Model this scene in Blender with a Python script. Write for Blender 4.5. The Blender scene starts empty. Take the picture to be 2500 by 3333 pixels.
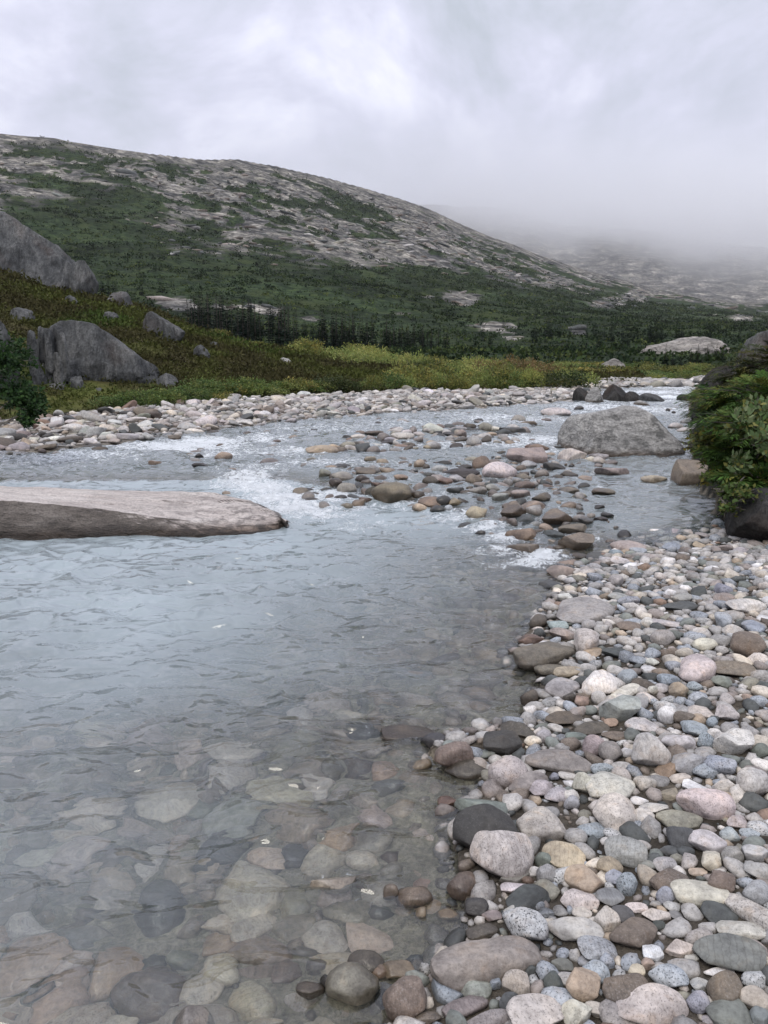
import bpy, math, random
import numpy as np
from mathutils import Vector, Matrix

random.seed(7)
RNG = np.random.default_rng(11)
scene = bpy.context.scene
C = scene.collection
rad = math.radians

# ------------------------------------------------------------------ camera
CAM_H = 1.5
PITCH = 11.93
VHALF = 33.65
cam_d = bpy.data.cameras.new('camera')
cam_d.sensor_fit = 'VERTICAL'
cam_d.sensor_height = 36.0
cam_d.lens = 18.0 / math.tan(rad(VHALF))
cam_d.clip_start = 0.05
cam_d.clip_end = 20000
cam = bpy.data.objects.new('camera', cam_d)
C.objects.link(cam)
cam.location = (0, 0, CAM_H)
cam.rotation_euler = (rad(90 - PITCH), 0, 0)
scene.camera = cam

# ------------------------------------------------------------------ sky, sun, exposure
SUN_EL, SUN_ROT = 58.0, 200.0        # behind the camera, slightly to one side
world = bpy.data.worlds.new('World')
scene.world = world
world.use_nodes = True
wn = world.node_tree.nodes
wl = world.node_tree.links
for n in list(wn):
    wn.remove(n)
def wnode(t, **kw):
    n = wn.new(t)
    for k, v in kw.items():
        setattr(n, k, v)
    return n
w_out = wnode('ShaderNodeOutputWorld')
w_bg = wnode('ShaderNodeBackground')
w_bg.inputs['Strength'].default_value = 0.1
w_sky = wnode('ShaderNodeTexSky', sky_type='NISHITA')
w_sky.sun_disc = False
w_sky.sun_elevation = rad(SUN_EL)
w_sky.sun_rotation = rad(SUN_ROT)
w_tc = wnode('ShaderNodeTexCoord')
w_map = wnode('ShaderNodeMapping')
w_map.inputs['Scale'].default_value = (1.0, 1.0, 1.35)
w_map.inputs['Location'].default_value = (0.35, 0.1, 0.22)
wl.new(w_tc.outputs['Generated'], w_map.inputs['Vector'])
w_n1 = wnode('ShaderNodeTexNoise')
w_n1.inputs['Scale'].default_value = 3.6
w_n1.inputs['Detail'].default_value = 7.0
w_n1.inputs['Roughness'].default_value = 0.56
w_n1.inputs['Distortion'].default_value = 0.35
wl.new(w_map.outputs[0], w_n1.inputs['Vector'])
w_ramp = wnode('ShaderNodeValToRGB')
w_ramp.color_ramp.elements[0].position = 0.36
w_ramp.color_ramp.elements[0].color = (0.455, 0.49, 0.56, 1)
w_ramp.color_ramp.elements[1].position = 0.64
w_ramp.color_ramp.elements[1].color = (0.83, 0.838, 0.955, 1)
e = w_ramp.color_ramp.elements.new(0.5)
e.color = (0.608, 0.620, 0.745, 1)
wl.new(w_n1.outputs['Fac'], w_ramp.inputs['Fac'])
# an overcast sky grows brighter evenly from the horizon to the zenith
w_sep = wnode('ShaderNodeSeparateXYZ')
wl.new(w_tc.outputs['Generated'], w_sep.inputs[0])
w_mr = wnode('ShaderNodeMapRange')
w_mr.inputs['From Min'].default_value = 0.0
w_mr.inputs['From Max'].default_value = 1.0
w_mr.inputs['To Min'].default_value = 11.2
w_mr.inputs['To Max'].default_value = 23.0
w_sq = wnode('ShaderNodeMath', operation='POWER')
w_sq.inputs[1].default_value = 1.7
wl.new(w_sep.outputs['Z'], w_sq.inputs[0])
wl.new(w_sq.outputs[0], w_mr.inputs['Value'])
w_mul = wnode('ShaderNodeVectorMath', operation='SCALE')
wl.new(w_ramp.outputs['Color'], w_mul.inputs[0])
wl.new(w_mr.outputs[0], w_mul.inputs['Scale'])
w_mix = wnode('ShaderNodeMix', data_type='RGBA')
w_mix.inputs['Factor'].default_value = 0.95
wl.new(w_sky.outputs['Color'], w_mix.inputs['A'])
wl.new(w_mul.outputs[0], w_mix.inputs['B'])
wl.new(w_mix.outputs['Result'], w_bg.inputs['Color'])
wl.new(w_bg.outputs[0], w_out.inputs['Surface'])

sun_d = bpy.data.lights.new('sun', 'SUN')
sun_d.energy = 1.5
sun_d.angle = rad(24)
sun_d.color = (1.0, 0.93, 0.82)
sun = bpy.data.objects.new('sun', sun_d)
C.objects.link(sun)
_sd = Vector((math.cos(rad(SUN_EL)) * math.sin(rad(SUN_ROT)), math.cos(rad(SUN_EL)) * math.cos(rad(SUN_ROT)), math.sin(rad(SUN_EL))))
sun.rotation_euler = _sd.to_track_quat('Z', 'Y').to_euler()

vs = scene.view_settings
vs.view_transform = 'Standard'
vs.look = 'None'
vs.exposure = 0.0
vs.gamma = 1.0
vs.use_curve_mapping = False
scene.cycles.max_bounces = 72
scene.cycles.diffuse_bounces = 3
scene.cycles.glossy_bounces = 3
scene.cycles.transmission_bounces = 6
scene.cycles.transparent_max_bounces = 12
scene.cycles.volume_bounces = 72

# ------------------------------------------------------------------ numpy noise
_perm = np.random.default_rng(3).permutation(256).astype(np.int64)
_perm = np.concatenate([_perm, _perm, _perm])
_g3 = np.random.default_rng(5).normal(size=(256, 3))
_g3 /= np.linalg.norm(_g3, axis=1)[:, None]

def perlin(p):
    """p: (N,3) -> (N,), about -0.7..0.7"""
    p = np.asarray(p, float)
    i = np.floor(p).astype(np.int64)
    f = p - i
    u = f * f * f * (f * (f * 6 - 15) + 10)
    i &= 255
    def g(a, b, c):
        h = _perm[_perm[_perm[i[:, 0] + a] + i[:, 1] + b] + i[:, 2] + c] & 255
        v = _g3[h]
        return v[:, 0] * (f[:, 0] - a) + v[:, 1] * (f[:, 1] - b) + v[:, 2] * (f[:, 2] - c)
    def lerp(a, b, t):
        return a + t * (b - a)
    x00 = lerp(g(0, 0, 0), g(1, 0, 0), u[:, 0])
    x10 = lerp(g(0, 1, 0), g(1, 1, 0), u[:, 0])
    x01 = lerp(g(0, 0, 1), g(1, 0, 1), u[:, 0])
    x11 = lerp(g(0, 1, 1), g(1, 1, 1), u[:, 0])
    return lerp(lerp(x00, x10, u[:, 1]), lerp(x01, x11, u[:, 1]), u[:, 2])

def fbm(p, octaves=4, gain=0.5):
    p = np.asarray(p, float)
    out = np.zeros(len(p)); a = 1.0; s = 0.0
    for k in range(octaves):
        out += a * perlin(p * (2.03 ** k) + 17.3 * k)
        s += a; a *= gain
    return out / s * 1.6

def fbm2(x, y, scale, octaves=4, gain=0.5, off=0.0):
    x = np.asarray(x, float).ravel(); y = np.asarray(y, float).ravel()
    return fbm(np.stack([x / scale + off, y / scale - off * 0.7, np.full(x.shape, off * 1.3)], 1), octaves, gain)

def sstep(a, b, x):
    t = np.clip((np.asarray(x, float) - a) / (b - a), 0, 1)
    return t * t * (3 - 2 * t)

# ------------------------------------------------------------------ view geometry (photograph pixels -> places)
F = 1666.5 / math.tan(rad(VHALF))
SP, CP = math.sin(rad(PITCH)), math.cos(rad(PITCH))
D2S = 2500 / 1659.0

def ray(px, py):
    cx = (px - 1250) / F; cy = (1666.5 - py) / F
    return np.array([cx, CP + cy * SP, cy * CP - SP])

def at_z(px, py, z):
    d = ray(px, py)
    t = (z - CAM_H) / d[2]
    return np.array([d[0] * t, d[1] * t, z])

def at_y(px, py, Y):
    d = ray(px, py)
    t = Y / d[1]
    return np.array([d[0] * t, Y, CAM_H + d[2] * t])

def at_r(px, py, R):
    d = ray(px, py)
    t = R / math.hypot(d[0], d[1])
    return np.array([d[0] * t, d[1] * t, CAM_H + d[2] * t])

def azel(px, py):
    d = ray(px, py)
    return math.atan2(d[0], d[1]), math.atan2(d[2], math.hypot(d[0], d[1]))

# ------------------------------------------------------------------ the lie of the land
RIF_A, RIF_B = np.array([1.55, 5.75]), np.array([-1.3, 8.7])     # the line of the riffle across the stream
_rn = np.array([-(RIF_B - RIF_A)[1], (RIF_B - RIF_A)[0]]); _rn /= np.linalg.norm(_rn)
if _rn @ np.array([1.0, 1.0]) < 0:
    _rn = -_rn
UP = 0.11

def water_z(x, y):
    s = (np.asarray(x) - RIF_A[0]) * _rn[0] + (np.asarray(y) - RIF_A[1]) * _rn[1]
    s = np.maximum(s, np.asarray(y) - 8.5)      # behind the slab the upper stream begins
    return UP * sstep(-0.25, 0.9, s)

def poly_sd(poly, x, y):
    """signed distance, positive inside"""
    x = np.asarray(x, float).ravel(); y = np.asarray(y, float).ravel()
    best = np.full(x.shape, 1e18); inside = np.zeros(x.shape, bool)
    n = len(poly)
    for i in range(n):
        ax, ay = poly[i]; bx, by = poly[(i + 1) % n]
        ex, ey = bx - ax, by - ay
        wx, wy = x - ax, y - ay
        t = np.clip((wx * ex + wy * ey) / (ex * ex + ey * ey + 1e-12), 0, 1)
        best = np.minimum(best, (wx - ex * t) ** 2 + (wy - ey * t) ** 2)
        c = ((ay > y) != (by > y)) & (x < ex * (y - ay) / (ey if abs(ey) > 1e-12 else 1e-12) + ax)
        inside ^= c
    d = np.sqrt(best)
    return np.where(inside, d, -d)

def onwater(pts, z=0.0):
    return [tuple(at_z(a * D2S, b * D2S, z)[:2]) for a, b in pts]

BEACH = onwater([(800, 2300), (830, 2212), (900, 2115), (990, 2030), (1005, 1950), (985, 1880), (980, 1800), (1000, 1740), (1040, 1700),
                 (975, 1662), (925, 1630), (945, 1600), (1040, 1580), (1120, 1560), (1165, 1530), (1165, 1480), (1140, 1450), (1100, 1428),
                 (1115, 1400), (1155, 1345), (1190, 1300), (1205, 1260), (1245, 1225), (1330, 1190), (1440, 1168), (1550, 1156), (1700, 1140)])
BEACH = BEACH + [(9, 8), (14, 4), (14, -6), (-0.2, -6), (-0.15, 1.0)]
BAR = onwater([(-500, 1000), (-200, 992), (0, 985), (100, 975), (200, 966), (300, 953), (380, 940), (480, 926), (600, 911), (700, 902), (850, 892),
               (1000, 883), (1100, 876), (1200, 869), (1262, 860), (1275, 850), (1292, 840), (1400, 836), (1500, 836)], UP)
BAR = BAR + [(13.5, 31.5), (16, 60), (40, 200), (-200, 200), (-200, 14)]
BANK = onwater([(1502, 842), (1492, 856), (1486, 880), (1490, 925), (1492, 985), (1488, 1020), (1500, 1050), (1545, 1090), (1552, 1163)], UP)
BANK = BANK + [(6.5, 5.6), (14, 6), (200, 20), (200, 200), (40, 200), (16, 60), (13.2, 33)]

# crest of the heath bank on the far side: (photo x, photo y of the crest, distance of crest, distance of foot), 1659-wide pixels
_HK = [(-900, 480, 60, 15), (-300, 520, 54, 16), (0, 592, 50, 16.6), (130, 634, 48, 17.6), (215, 650, 46, 18.2), (300, 672, 44, 18.9), (410, 718, 42, 20), (520, 754, 40, 21.2),
       (650, 772, 40, 22.5), (760, 784, 40, 23.5), (900, 796, 42, 25), (1100, 806, 44, 26), (1200, 818, 46, 28), (1290, 826, 48, 30), (1500, 826, 50, 32), (1800, 800, 50, 30), (2600, 780, 50, 30)]
_hk = np.array([(azel(a * D2S, b * D2S) + (rc, rf)) for a, b, rc, rf in _HK])
# skyline of the hill
_SK = [(-1200, 250), (-500, 262), (0, 290), (60, 296), (120, 300), (200, 315), (300, 330), (430, 345), (510, 345), (600, 360), (700, 383), (800, 410), (880, 435), (940, 458), (985, 480),
       (1050, 508), (1100, 525), (1160, 550), (1250, 580), (1330, 600), (1420, 625), (1500, 640), (1600, 652), (1700, 656), (2000, 660), (2800, 650)]
_sk = np.array([azel(a * D2S, b * D2S) for a, b in _SK])
_VB = [(-1200, .7), (0, .73), (130, .74), (250, .80), (350, .76), (380, .66), (500, .62), (700, .58), (850, .58), (1000, .66), (1100, .7), (1200, .8), (1400, .88), (1659, .9), (2800, .9)]
_vb = np.array([(azel(a * D2S, 700 * D2S)[0], q) for a, q in _VB])
HILL_R0 = 165.0

def hill_R(az):
    return 1050 + 500 * np.clip((az + 0.1) / 0.6, -0.3, 1)

def far_z(x, y, detail=True):
    """height of the ground beyond the gravel bar: heath bank, valley floor, hill"""
    x = np.asarray(x, float).ravel(); y = np.asarray(y, float).ravel()
    r = np.hypot(x, y); az = np.arctan2(x, y)
    ec = np.interp(az, _hk[:, 0], _hk[:, 1]); rc = np.interp(az, _hk[:, 0], _hk[:, 2]); rf = np.interp(az, _hk[:, 0], _hk[:, 3])
    zc = CAM_H + rc * np.tan(ec)
    z0 = np.interp(az, [_hk[2, 0], _hk[6, 0]], [0.08, 0.17])
    t = np.clip((r - rf) / (rc - rf), 0, 1)
    bank = z0 + (zc - z0) * (0.35 * t + 0.65 * sstep(0, 1, t)) ** 0.8
    bank = np.where(r < rf, z0, bank)
    back = sstep(0, 1, (r - rc) / 70.0)
    zf = bank + (np.where(r > rc, (1.15 - zc), 0)) * back
    if detail:
        zf = zf + sstep(0, 6, r - rf) * (0.22 * fbm2(x, y, 4.0, 3) + 0.35 * fbm2(x, y, 11.0, 3, off=3.1) * sstep(2, 14, r - rf)) * (1 - 0.6 * back) * np.clip(0.35 + 0.5 * (zc - 0.5), 0.25, 1.0)
    R = hill_R(az); er = np.interp(az, _sk[:, 0], _sk[:, 1])
    th = (r - HILL_R0) / (R - HILL_R0)
    tc = np.clip(th, 0, 1)
    eh = er * tc ** 0.78
    zh = 1.15 + (CAM_H - 1.15 + r * np.tan(eh)) * sstep(0, 0.02, th)
    zh = np.where(th > 1, CAM_H + R * np.tan(er) - (r - R) * 0.22, zh)
    if detail:
        amp = sstep(0.0, 0.18, tc) * (1 - 0.75 * sstep(0.88, 1.0, tc))
        n = 7.5 * fbm2(x, y, 120.0, 4, 0.55, off=1.7) + 5.0 * (0.45 - np.abs(fbm2(x, y, 75.0, 4, 0.62, off=14.2))) + 2.6 * (0.5 - np.abs(fbm2(x, y, 34.0, 4, 0.6, off=8.2)))
        zh = zh + amp * n
    return np.where(r < HILL_R0, zf, np.maximum(zh, 0.9))

def ground_z(x, y):
    x = np.asarray(x, float).ravel(); y = np.asarray(y, float).ravel()
    wz = water_z(x, y)
    sb, sl, sr = poly_sd(BEACH, x, y), poly_sd(BAR, x, y), poly_sd(BANK, x, y)
    sd = np.maximum(np.maximum(sb, sl), sr)
    r = np.hypot(x, y)
    dmax = np.where(wz > 0.03, 0.10, 0.30 + 0.42 * sstep(2.5, 4.6, y))
    deep = np.minimum(0.015 + (0.16 + 0.16 * sstep(2.4, 3.6, y)) * np.maximum(-sd, 0), dmax) * (1 + 0.35 * fbm2(x, y, 0.9, 3, off=4))
    z = wz - deep
    zb = np.where(sb < 1, 0.02 + 0.11 * sb, 0.13 + 0.05 * (sb - 1)) + 0.025 * fbm2(x, y, 0.5, 3)
    z = np.where(sb > 0, np.maximum(zb, wz - 0.03 + 0.06 * np.minimum(sb, 1)), z)
    zl = UP + 0.01 + np.interp(np.arctan2(x, y), [_hk[2, 0], _hk[6, 0]], [0.0, 0.10]) * (1 - np.exp(-np.maximum(sl, 0) / 3.2)) + 0.03 * fbm2(x, y, 1.5, 3)
    fz = far_z(x, y)
    k = sstep(17, 24, r)
    zl = np.where(sl > 0, zl * (1 - k) + np.maximum(fz, zl * 0.9) * k, 0)
    z = np.where(sl > 0, zl, z)
    zr = UP + 0.75 * (1 - np.exp(-np.maximum(sr, 0) / 0.5)) + 0.10 * np.maximum(sr - 1, 0) + 0.1 * fbm2(x, y, 1.2, 3)
    zr = np.minimum(zr, 2.2)
    zr = zr * (1 - sstep(30, 46, r)) + fz * sstep(30, 46, r)
    z = np.where((sr > 0) & (sb <= 0), zr, z)
    return np.where(r > 57, fz, z)

def gz(x, y):
    return float(ground_z([x], [y])[0])

def on_ground(px, py, lift=0.0):
    """where the ray through a photograph pixel meets the ground (or water) plus lift"""
    z = 0.1
    for _ in range(8):
        p = at_z(px, py, z)
        z = 0.5 * z + 0.5 * (max(gz(p[0], p[1]), float(water_z(p[0], p[1])) - 0.02) + lift)
    return at_z(px, py, z)

def on_water(px, py, lift=0.0):
    z = 0.05
    for _ in range(6):
        p = at_z(px, py, z)
        z = float(water_z(p[0], p[1])) + lift
    return at_z(px, py, z)

# ------------------------------------------------------------------ object helpers
def tag(o, label=None, cat=None, group=None, kind=None):
    if label: o['label'] = label
    if cat: o['category'] = cat
    if group: o['group'] = group
    if kind: o['kind'] = kind
    return o

def mesh_np(name, verts, faces, mats=(), col=None, smooth=True, attrs=None, mat_idx=None):
    """faces: (N,3) or (N,4) array"""
    verts = np.asarray(verts, np.float32); faces = np.asarray(faces, np.int32)
    me = bpy.data.meshes.new(name)
    me.vertices.add(len(verts)); me.vertices.foreach_set('co', verts.ravel())
    k = faces.shape[1]
    me.loops.add(faces.size); me.loops.foreach_set('vertex_index', faces.ravel())
    me.polygons.add(len(faces))
    me.polygons.foreach_set('loop_start', np.arange(0, faces.size, k, dtype=np.int32))
    me.polygons.foreach_set('loop_total', np.full(len(faces), k, np.int32))
    me.polygons.foreach_set('use_smooth', np.full(len(faces), smooth, bool))
    for m in (mats if isinstance(mats, (list, tuple)) else [mats]):
        me.materials.append(m)
    if mat_idx is not None:
        me.polygons.foreach_set('material_index', np.asarray(mat_idx, np.int32))
    if col is not None:
        a = me.color_attributes.new('Col', 'FLOAT_COLOR', 'POINT')
        c = np.ones((len(verts), 4), np.float32); c[:, :col.shape[1]] = col
        a.data.foreach_set('color', c.ravel())
    for nm, v in (attrs or {}).items():
        a = me.attributes.new(nm, 'FLOAT', 'POINT')
        a.data.foreach_set('value', np.asarray(v, np.float32))
    me.update(); me.validate()
    return me

def link(name, me, parent=None):
    o = bpy.data.objects.new(name, me)
    C.objects.link(o)
    if parent: o.parent = parent
    return o

def empty(name, loc=(0, 0, 0), rz=0.0):
    o = bpy.data.objects.new(name, None)
    C.objects.link(o); o.location = loc; o.rotation_euler = (0, 0, rz)
    return o

def grid_faces(nu, nv):
    i = np.arange(nu - 1)[:, None] * nv + np.arange(nv - 1)[None, :]
    i = i.ravel()
    return np.stack([i, i + 1, i + nv + 1, i + nv], 1)

class MatB:
    def __init__(s, name):
        s.m = bpy.data.materials.new(name); s.m.use_nodes = True
        s.t = s.m.node_tree; s.n = s.t.nodes; s.l = s.t.links
        s.p = s.n['Principled BSDF']; s.out = s.n['Material Output']
    def node(s, t, ins=None, **kw):
        n = s.n.new(t)
        for k, v in kw.items(): setattr(n, k, v)
        for k, v in (ins or {}).items():
            if hasattr(v, 'is_linked') or isinstance(v, bpy.types.NodeSocket): s.l.new(v, n.inputs[k])
            else: n.inputs[k].default_value = v
        return n
    def noise(s, vec, scale, detail=3, rough=0.55, dist=0.0):
        n = s.node('ShaderNodeTexNoise', {'Scale': scale, 'Detail': detail, 'Roughness': rough, 'Distortion': dist})
        if vec is not None: s.l.new(vec, n.inputs['Vector'])
        return n.outputs['Fac']
    def ramp(s, fac, stops):
        n = s.node('ShaderNodeValToRGB')
        while len(n.color_ramp.elements) < len(stops): n.color_ramp.elements.new(0.5)
        for e, (p, c) in zip(n.color_ramp.elements, stops):
            e.position = p; e.color = (c if len(c) == 4 else (*c, 1)) if hasattr(c, '__len__') else (c, c, c, 1)
        s.l.new(fac, n.inputs['Fac'])
        return n.outputs['Color']
    def mix(s, fac, a, b, mode='MIX'):
        n = s.node('ShaderNodeMix', data_type='RGBA', blend_type=mode)
        for k, v in (('Factor', fac), ('A', a), ('B', b)):
            if isinstance(v, bpy.types.NodeSocket): s.l.new(v, n.inputs[k])
            elif k == 'Factor': n.inputs[k].default_value = v
            else: n.inputs[k].default_value = (*v, 1) if len(v) == 3 else v
        return n.outputs['Result']
    def math(s, op, a, b=None, c=None, clamp=False):
        n = s.node('ShaderNodeMath', operation=op, use_clamp=clamp)
        for i, v in enumerate((a, b, c)):
            if v is None: continue
            if isinstance(v, bpy.types.NodeSocket): s.l.new(v, n.inputs[i])
            else: n.inputs[i].default_value = v
        return n.outputs[0]
    def mapr(s, v, a, b, c=0.0, d=1.0):
        n = s.node('ShaderNodeMapRange', {'From Min': a, 'From Max': b, 'To Min': c, 'To Max': d})
        s.l.new(v, n.inputs['Value'])
        return n.outputs[0]
    def pos(s):
        return s.node('ShaderNodeNewGeometry').outputs['Position']
    def scaled(s, vec, sc):
        n = s.node('ShaderNodeMapping', {'Scale': sc}); s.l.new(vec, n.inputs['Vector'])
        return n.outputs[0]
    def attr(s, name):
        return s.node('ShaderNodeAttribute', attribute_name=name)
    def bump(s, h, strength=0.3, dist=0.02, prev=None):
        n = s.node('ShaderNodeBump', {'Strength': strength, 'Distance': dist})
        s.l.new(h, n.inputs['Height'])
        if prev is not None: s.l.new(prev, n.inputs['Normal'])
        return n.outputs['Normal']
    def set(s, **kw):
        for k, v in kw.items():
            k = k.replace('_', ' ')
            if isinstance(v, bpy.types.NodeSocket): s.l.new(v, s.p.inputs[k])
            else: s.p.inputs[k].default_value = (*v, 1) if isinstance(v, tuple) and len(v) == 3 and k != 'Normal' else v
        return s.m
# ------------------------------------------------------------------ materials
def stone_mat(name, src='object', wet=0.0, fine=1.0):
    """src 'object': the stone's colour and amount of speckle come with the object; 'attr': from the mesh's colour attribute"""
    b = MatB(name)
    P = b.pos()
    if src == 'object':
        oi = b.node('ShaderNodeObjectInfo'); col, spk, rnd = oi.outputs['Color'], oi.outputs['Alpha'], oi.outputs['Random']
    else:
        a = b.attr('Col'); col, spk, rnd = a.outputs['Color'], a.outputs['Alpha'], a.outputs['Fac']
    tco = b.node('ShaderNodeTexCoord').outputs['Object']
    # broad mottling, then bands on some, then mineral grain
    n1 = b.noise(P, 9.0 * fine, 4, 0.6)
    c = b.mix(1.0, col, b.ramp(n1, [(0.30, (0.66, 0.66, 0.68)), (0.52, (1, 1, 1)), (0.72, (1.22, 1.17, 1.10))]), 'MULTIPLY')
    n2 = b.noise(P, 55.0 * fine, 3, 0.65)
    c = b.mix(1.0, c, b.ramp(n2, [(0.33, (0.74, 0.73, 0.72)), (0.5, (1, 1, 1)), (0.68, (1.2, 1.2, 1.2))]), 'MULTIPLY')
    n3 = b.noise(P, 190.0 * fine, 2, 0.7)
    dark = b.ramp(n3, [(0.36, 1.0), (0.44, 0.0)])
    lite = b.ramp(n3, [(0.58, 0.0), (0.66, 1.0)])
    c = b.mix(b.math('MULTIPLY', dark, spk), c, (0.035, 0.037, 0.04))
    c = b.mix(b.math('MULTIPLY', lite, b.math('MULTIPLY', spk, 0.4)), c, (0.55, 0.54, 0.53))
    # rust staining
    n5 = b.noise(P, 17.0 * fine, 3, 0.6, 0.6)
    c = b.mix(b.math('MULTIPLY', b.ramp(n5, [(0.56, 0.0), (0.72, 1.0)]), 0.4), c, b.mix(1.0, c, (1.02, 0.84, 0.66), 'MULTIPLY'))
    if src == 'object':
        wv = b.node('ShaderNodeTexWave', {'Scale': 1.6, 'Distortion': 5.0, 'Detail': 3.0, 'Detail Scale': 1.2})
        b.l.new(tco, wv.inputs['Vector'])
        band = b.math('MULTIPLY', b.ramp(wv.outputs['Fac'], [(0.0, 1.0), (0.13, 0.0)]), b.mapr(rnd, 0.62, 0.72, 0.0, 0.4))
        c = b.mix(b.math('MAXIMUM', band, 0.0, clamp=True), c, b.mix(1.0, c, (0.5, 0.47, 0.45), 'MULTIPLY'))
    h = b.math('ADD', b.math('MULTIPLY', n2, 0.5), b.math('MULTIPLY', n1, 0.9))
    nrm = b.bump(h, 0.55, 0.012)
    nrm = b.bump(n3, 0.25, 0.003, nrm)
    if wet >= 1.0:
        c = b.mix(1.0, c, (0.58, 0.50, 0.43), 'MULTIPLY')
        return b.set(Base_Color=c, Roughness=0.28, Normal=nrm)
    # a damp band just above the water line
    z = b.node('ShaderNodeSeparateXYZ', {0: P}).outputs['Z']
    zz = b.math('ADD', z, b.math('MULTIPLY', b.math('SUBTRACT', n1, 0.5), 0.10))
    w = b.mapr(zz, wet + 0.075, wet + 0.02, 0.0, 1.0)
    c = b.mix(w, c, b.mix(1.0, c, (0.47, 0.435, 0.40), 'MULTIPLY'))
    return b.set(Base_Color=c, Roughness=b.mapr(w, 0, 1, 0.78, 0.3), Normal=nrm)

M_STONE = stone_mat('beach_stone', 'object', 0.0)
M_RIVER = stone_mat('river_stone', 'object', UP - 0.01)
M_WETSTONE = stone_mat('wet_stone', 'object', 1.0)
M_BARSTONE = stone_mat('bar_stone', 'object', UP - 0.02, 0.6)
M_GRAVEL = stone_mat('loose_gravel', 'attr', -0.02)
M_RIVGRAVEL = stone_mat('river_gravel', 'attr', UP - 0.01)
M_BARGRAVEL = stone_mat('bar_gravel', 'attr', UP - 0.02, 0.6)
M_BEDGRAVEL = stone_mat('bed_gravel', 'attr', 1.0)

def ground_mat():
    b = MatB('ground')
    P = b.pos()
    a = b.attr('Col')
    c = a.outputs['Color']
    n1 = b.noise(P, 6.0, 5, 0.65); n2 = b.noise(P, 45.0, 4, 0.7); n3 = b.noise(P, 1.1, 4, 0.6)
    c = b.mix(1.0, c, b.ramp(n1, [(0.3, 0.6), (0.5, 1.0), (0.72, 1.45)]), 'MULTIPLY')
    c = b.mix(1.0, c, b.ramp(n2, [(0.3, 0.55), (0.5, 1.0), (0.7, 1.5)]), 'MULTIPLY')
    c = b.mix(1.0, c, b.ramp(n3, [(0.3, (0.8, 0.8, 0.8)), (0.7, (1.2, 1.17, 1.1))]), 'MULTIPLY')
    nrm = b.bump(n2, 0.7, 0.02, b.bump(n1, 0.5, 0.08))
    return b.set(Base_Color=c, Roughness=0.9, Specular_IOR_Level=0.12, Normal=nrm)
M_GROUND = ground_mat()

def rock_mat(name, base, pale, dark, scale=1.0, band=(1, 1, 2.4), lichen=0.0, rust=0.0, wetz=None, tilt=(0, 0, 0)):
    b = MatB(name)
    P = b.pos()
    n = b.node('ShaderNodeMapping', {'Scale': band, 'Rotation': tilt}); b.l.new(P, n.inputs['Vector'])
    V = n.outputs[0]
    n1 = b.noise(V, 1.3 * scale, 6, 0.62, 0.4)
    n2 = b.noise(V, 7.0 * scale, 5, 0.68)
    n3 = b.noise(P, 34.0 * scale, 4, 0.7)
    c = b.ramp(n1, [(0.28, dark), (0.47, base), (0.70, pale)])
    c = b.mix(1.0, c, b.ramp(n2, [(0.32, 0.55), (0.5, 1.0), (0.68, 1.4)]), 'MULTIPLY')
    c = b.mix(1.0, c, b.ramp(n3, [(0.34, 0.62), (0.5, 1.0), (0.68, 1.3)]), 'MULTIPLY')
    if lichen:
        n4 = b.noise(P, 5.5 * scale, 4, 0.65)
        c = b.mix(b.math('MULTIPLY', b.ramp(n4, [(0.56, 0.0), (0.62, 1.0)]), lichen), c, (0.035, 0.036, 0.034))
    if rust:
        n5 = b.noise(P, 0.9 * scale, 4, 0.6)
        c = b.mix(b.math('MULTIPLY', b.ramp(n5, [(0.55, 0.0), (0.7, 1.0)]), rust), c, (0.16, 0.075, 0.035))
    rough = 0.85
    if wetz is not None:
        z = b.node('ShaderNodeSeparateXYZ', {0: P}).outputs['Z']
        zz = b.math('ADD', z, b.math('MULTIPLY', b.math('SUBTRACT', n2, 0.5), 0.12))
        w = b.mapr(zz, wetz + 0.1, wetz + 0.03, 0.0, 1.0)
        c = b.mix(w, c, b.mix(1.0, c, (0.3, 0.24, 0.19), 'MULTIPLY'))
        rough = b.mapr(w, 0, 1, 0.85, 0.3)
    vor = b.node('ShaderNodeTexVoronoi', {'Scale': 2.2 * scale}, feature='DISTANCE_TO_EDGE')
    b.l.new(V, vor.inputs['Vector'])
    crack = b.ramp(vor.outputs['Distance'], [(0.0, 0.0), (0.035, 1.0)])
    nrm = b.bump(n1, 0.6, 0.25 / scale)
    nrm = b.bump(n2, 0.8, 0.08 / scale, nrm)
    nrm = b.bump(n3, 0.5, 0.015 / scale, nrm)
    nrm = b.bump(crack, 0.25, 0.03 / scale, nrm)
    return b.set(Base_Color=c, Roughness=rough, Specular_IOR_Level=0.3, Normal=nrm)
M_CLIFF = rock_mat('dark_cliff_rock', (0.075, 0.078, 0.078), (0.165, 0.165, 0.158), (0.022, 0.023, 0.024), 0.55, (2.6, 1.2, 0.7), 0.45, 0.15, tilt=(0, 0.4, 0))
M_GREYROCK = rock_mat('grey_boulder_rock', (0.265, 0.26, 0.245), (0.37, 0.36, 0.335), (0.165, 0.162, 0.155), 0.9, (1, 1, 2.2), 0.55, 0.08, UP)
M_OUTCROP = rock_mat('pale_outcrop_rock', (0.25, 0.235, 0.215), (0.42, 0.39, 0.35), (0.11, 0.105, 0.10), 0.45, (0.6, 0.6, 3.0), 0.5, 0.2)
M_WETROCK = rock_mat('wet_dark_rock', (0.024, 0.023, 0.021), (0.06, 0.057, 0.053), (0.009, 0.009, 0.008), 1.5, (2.5, 2.5, 0.7), 0.3, 0.15)

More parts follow.
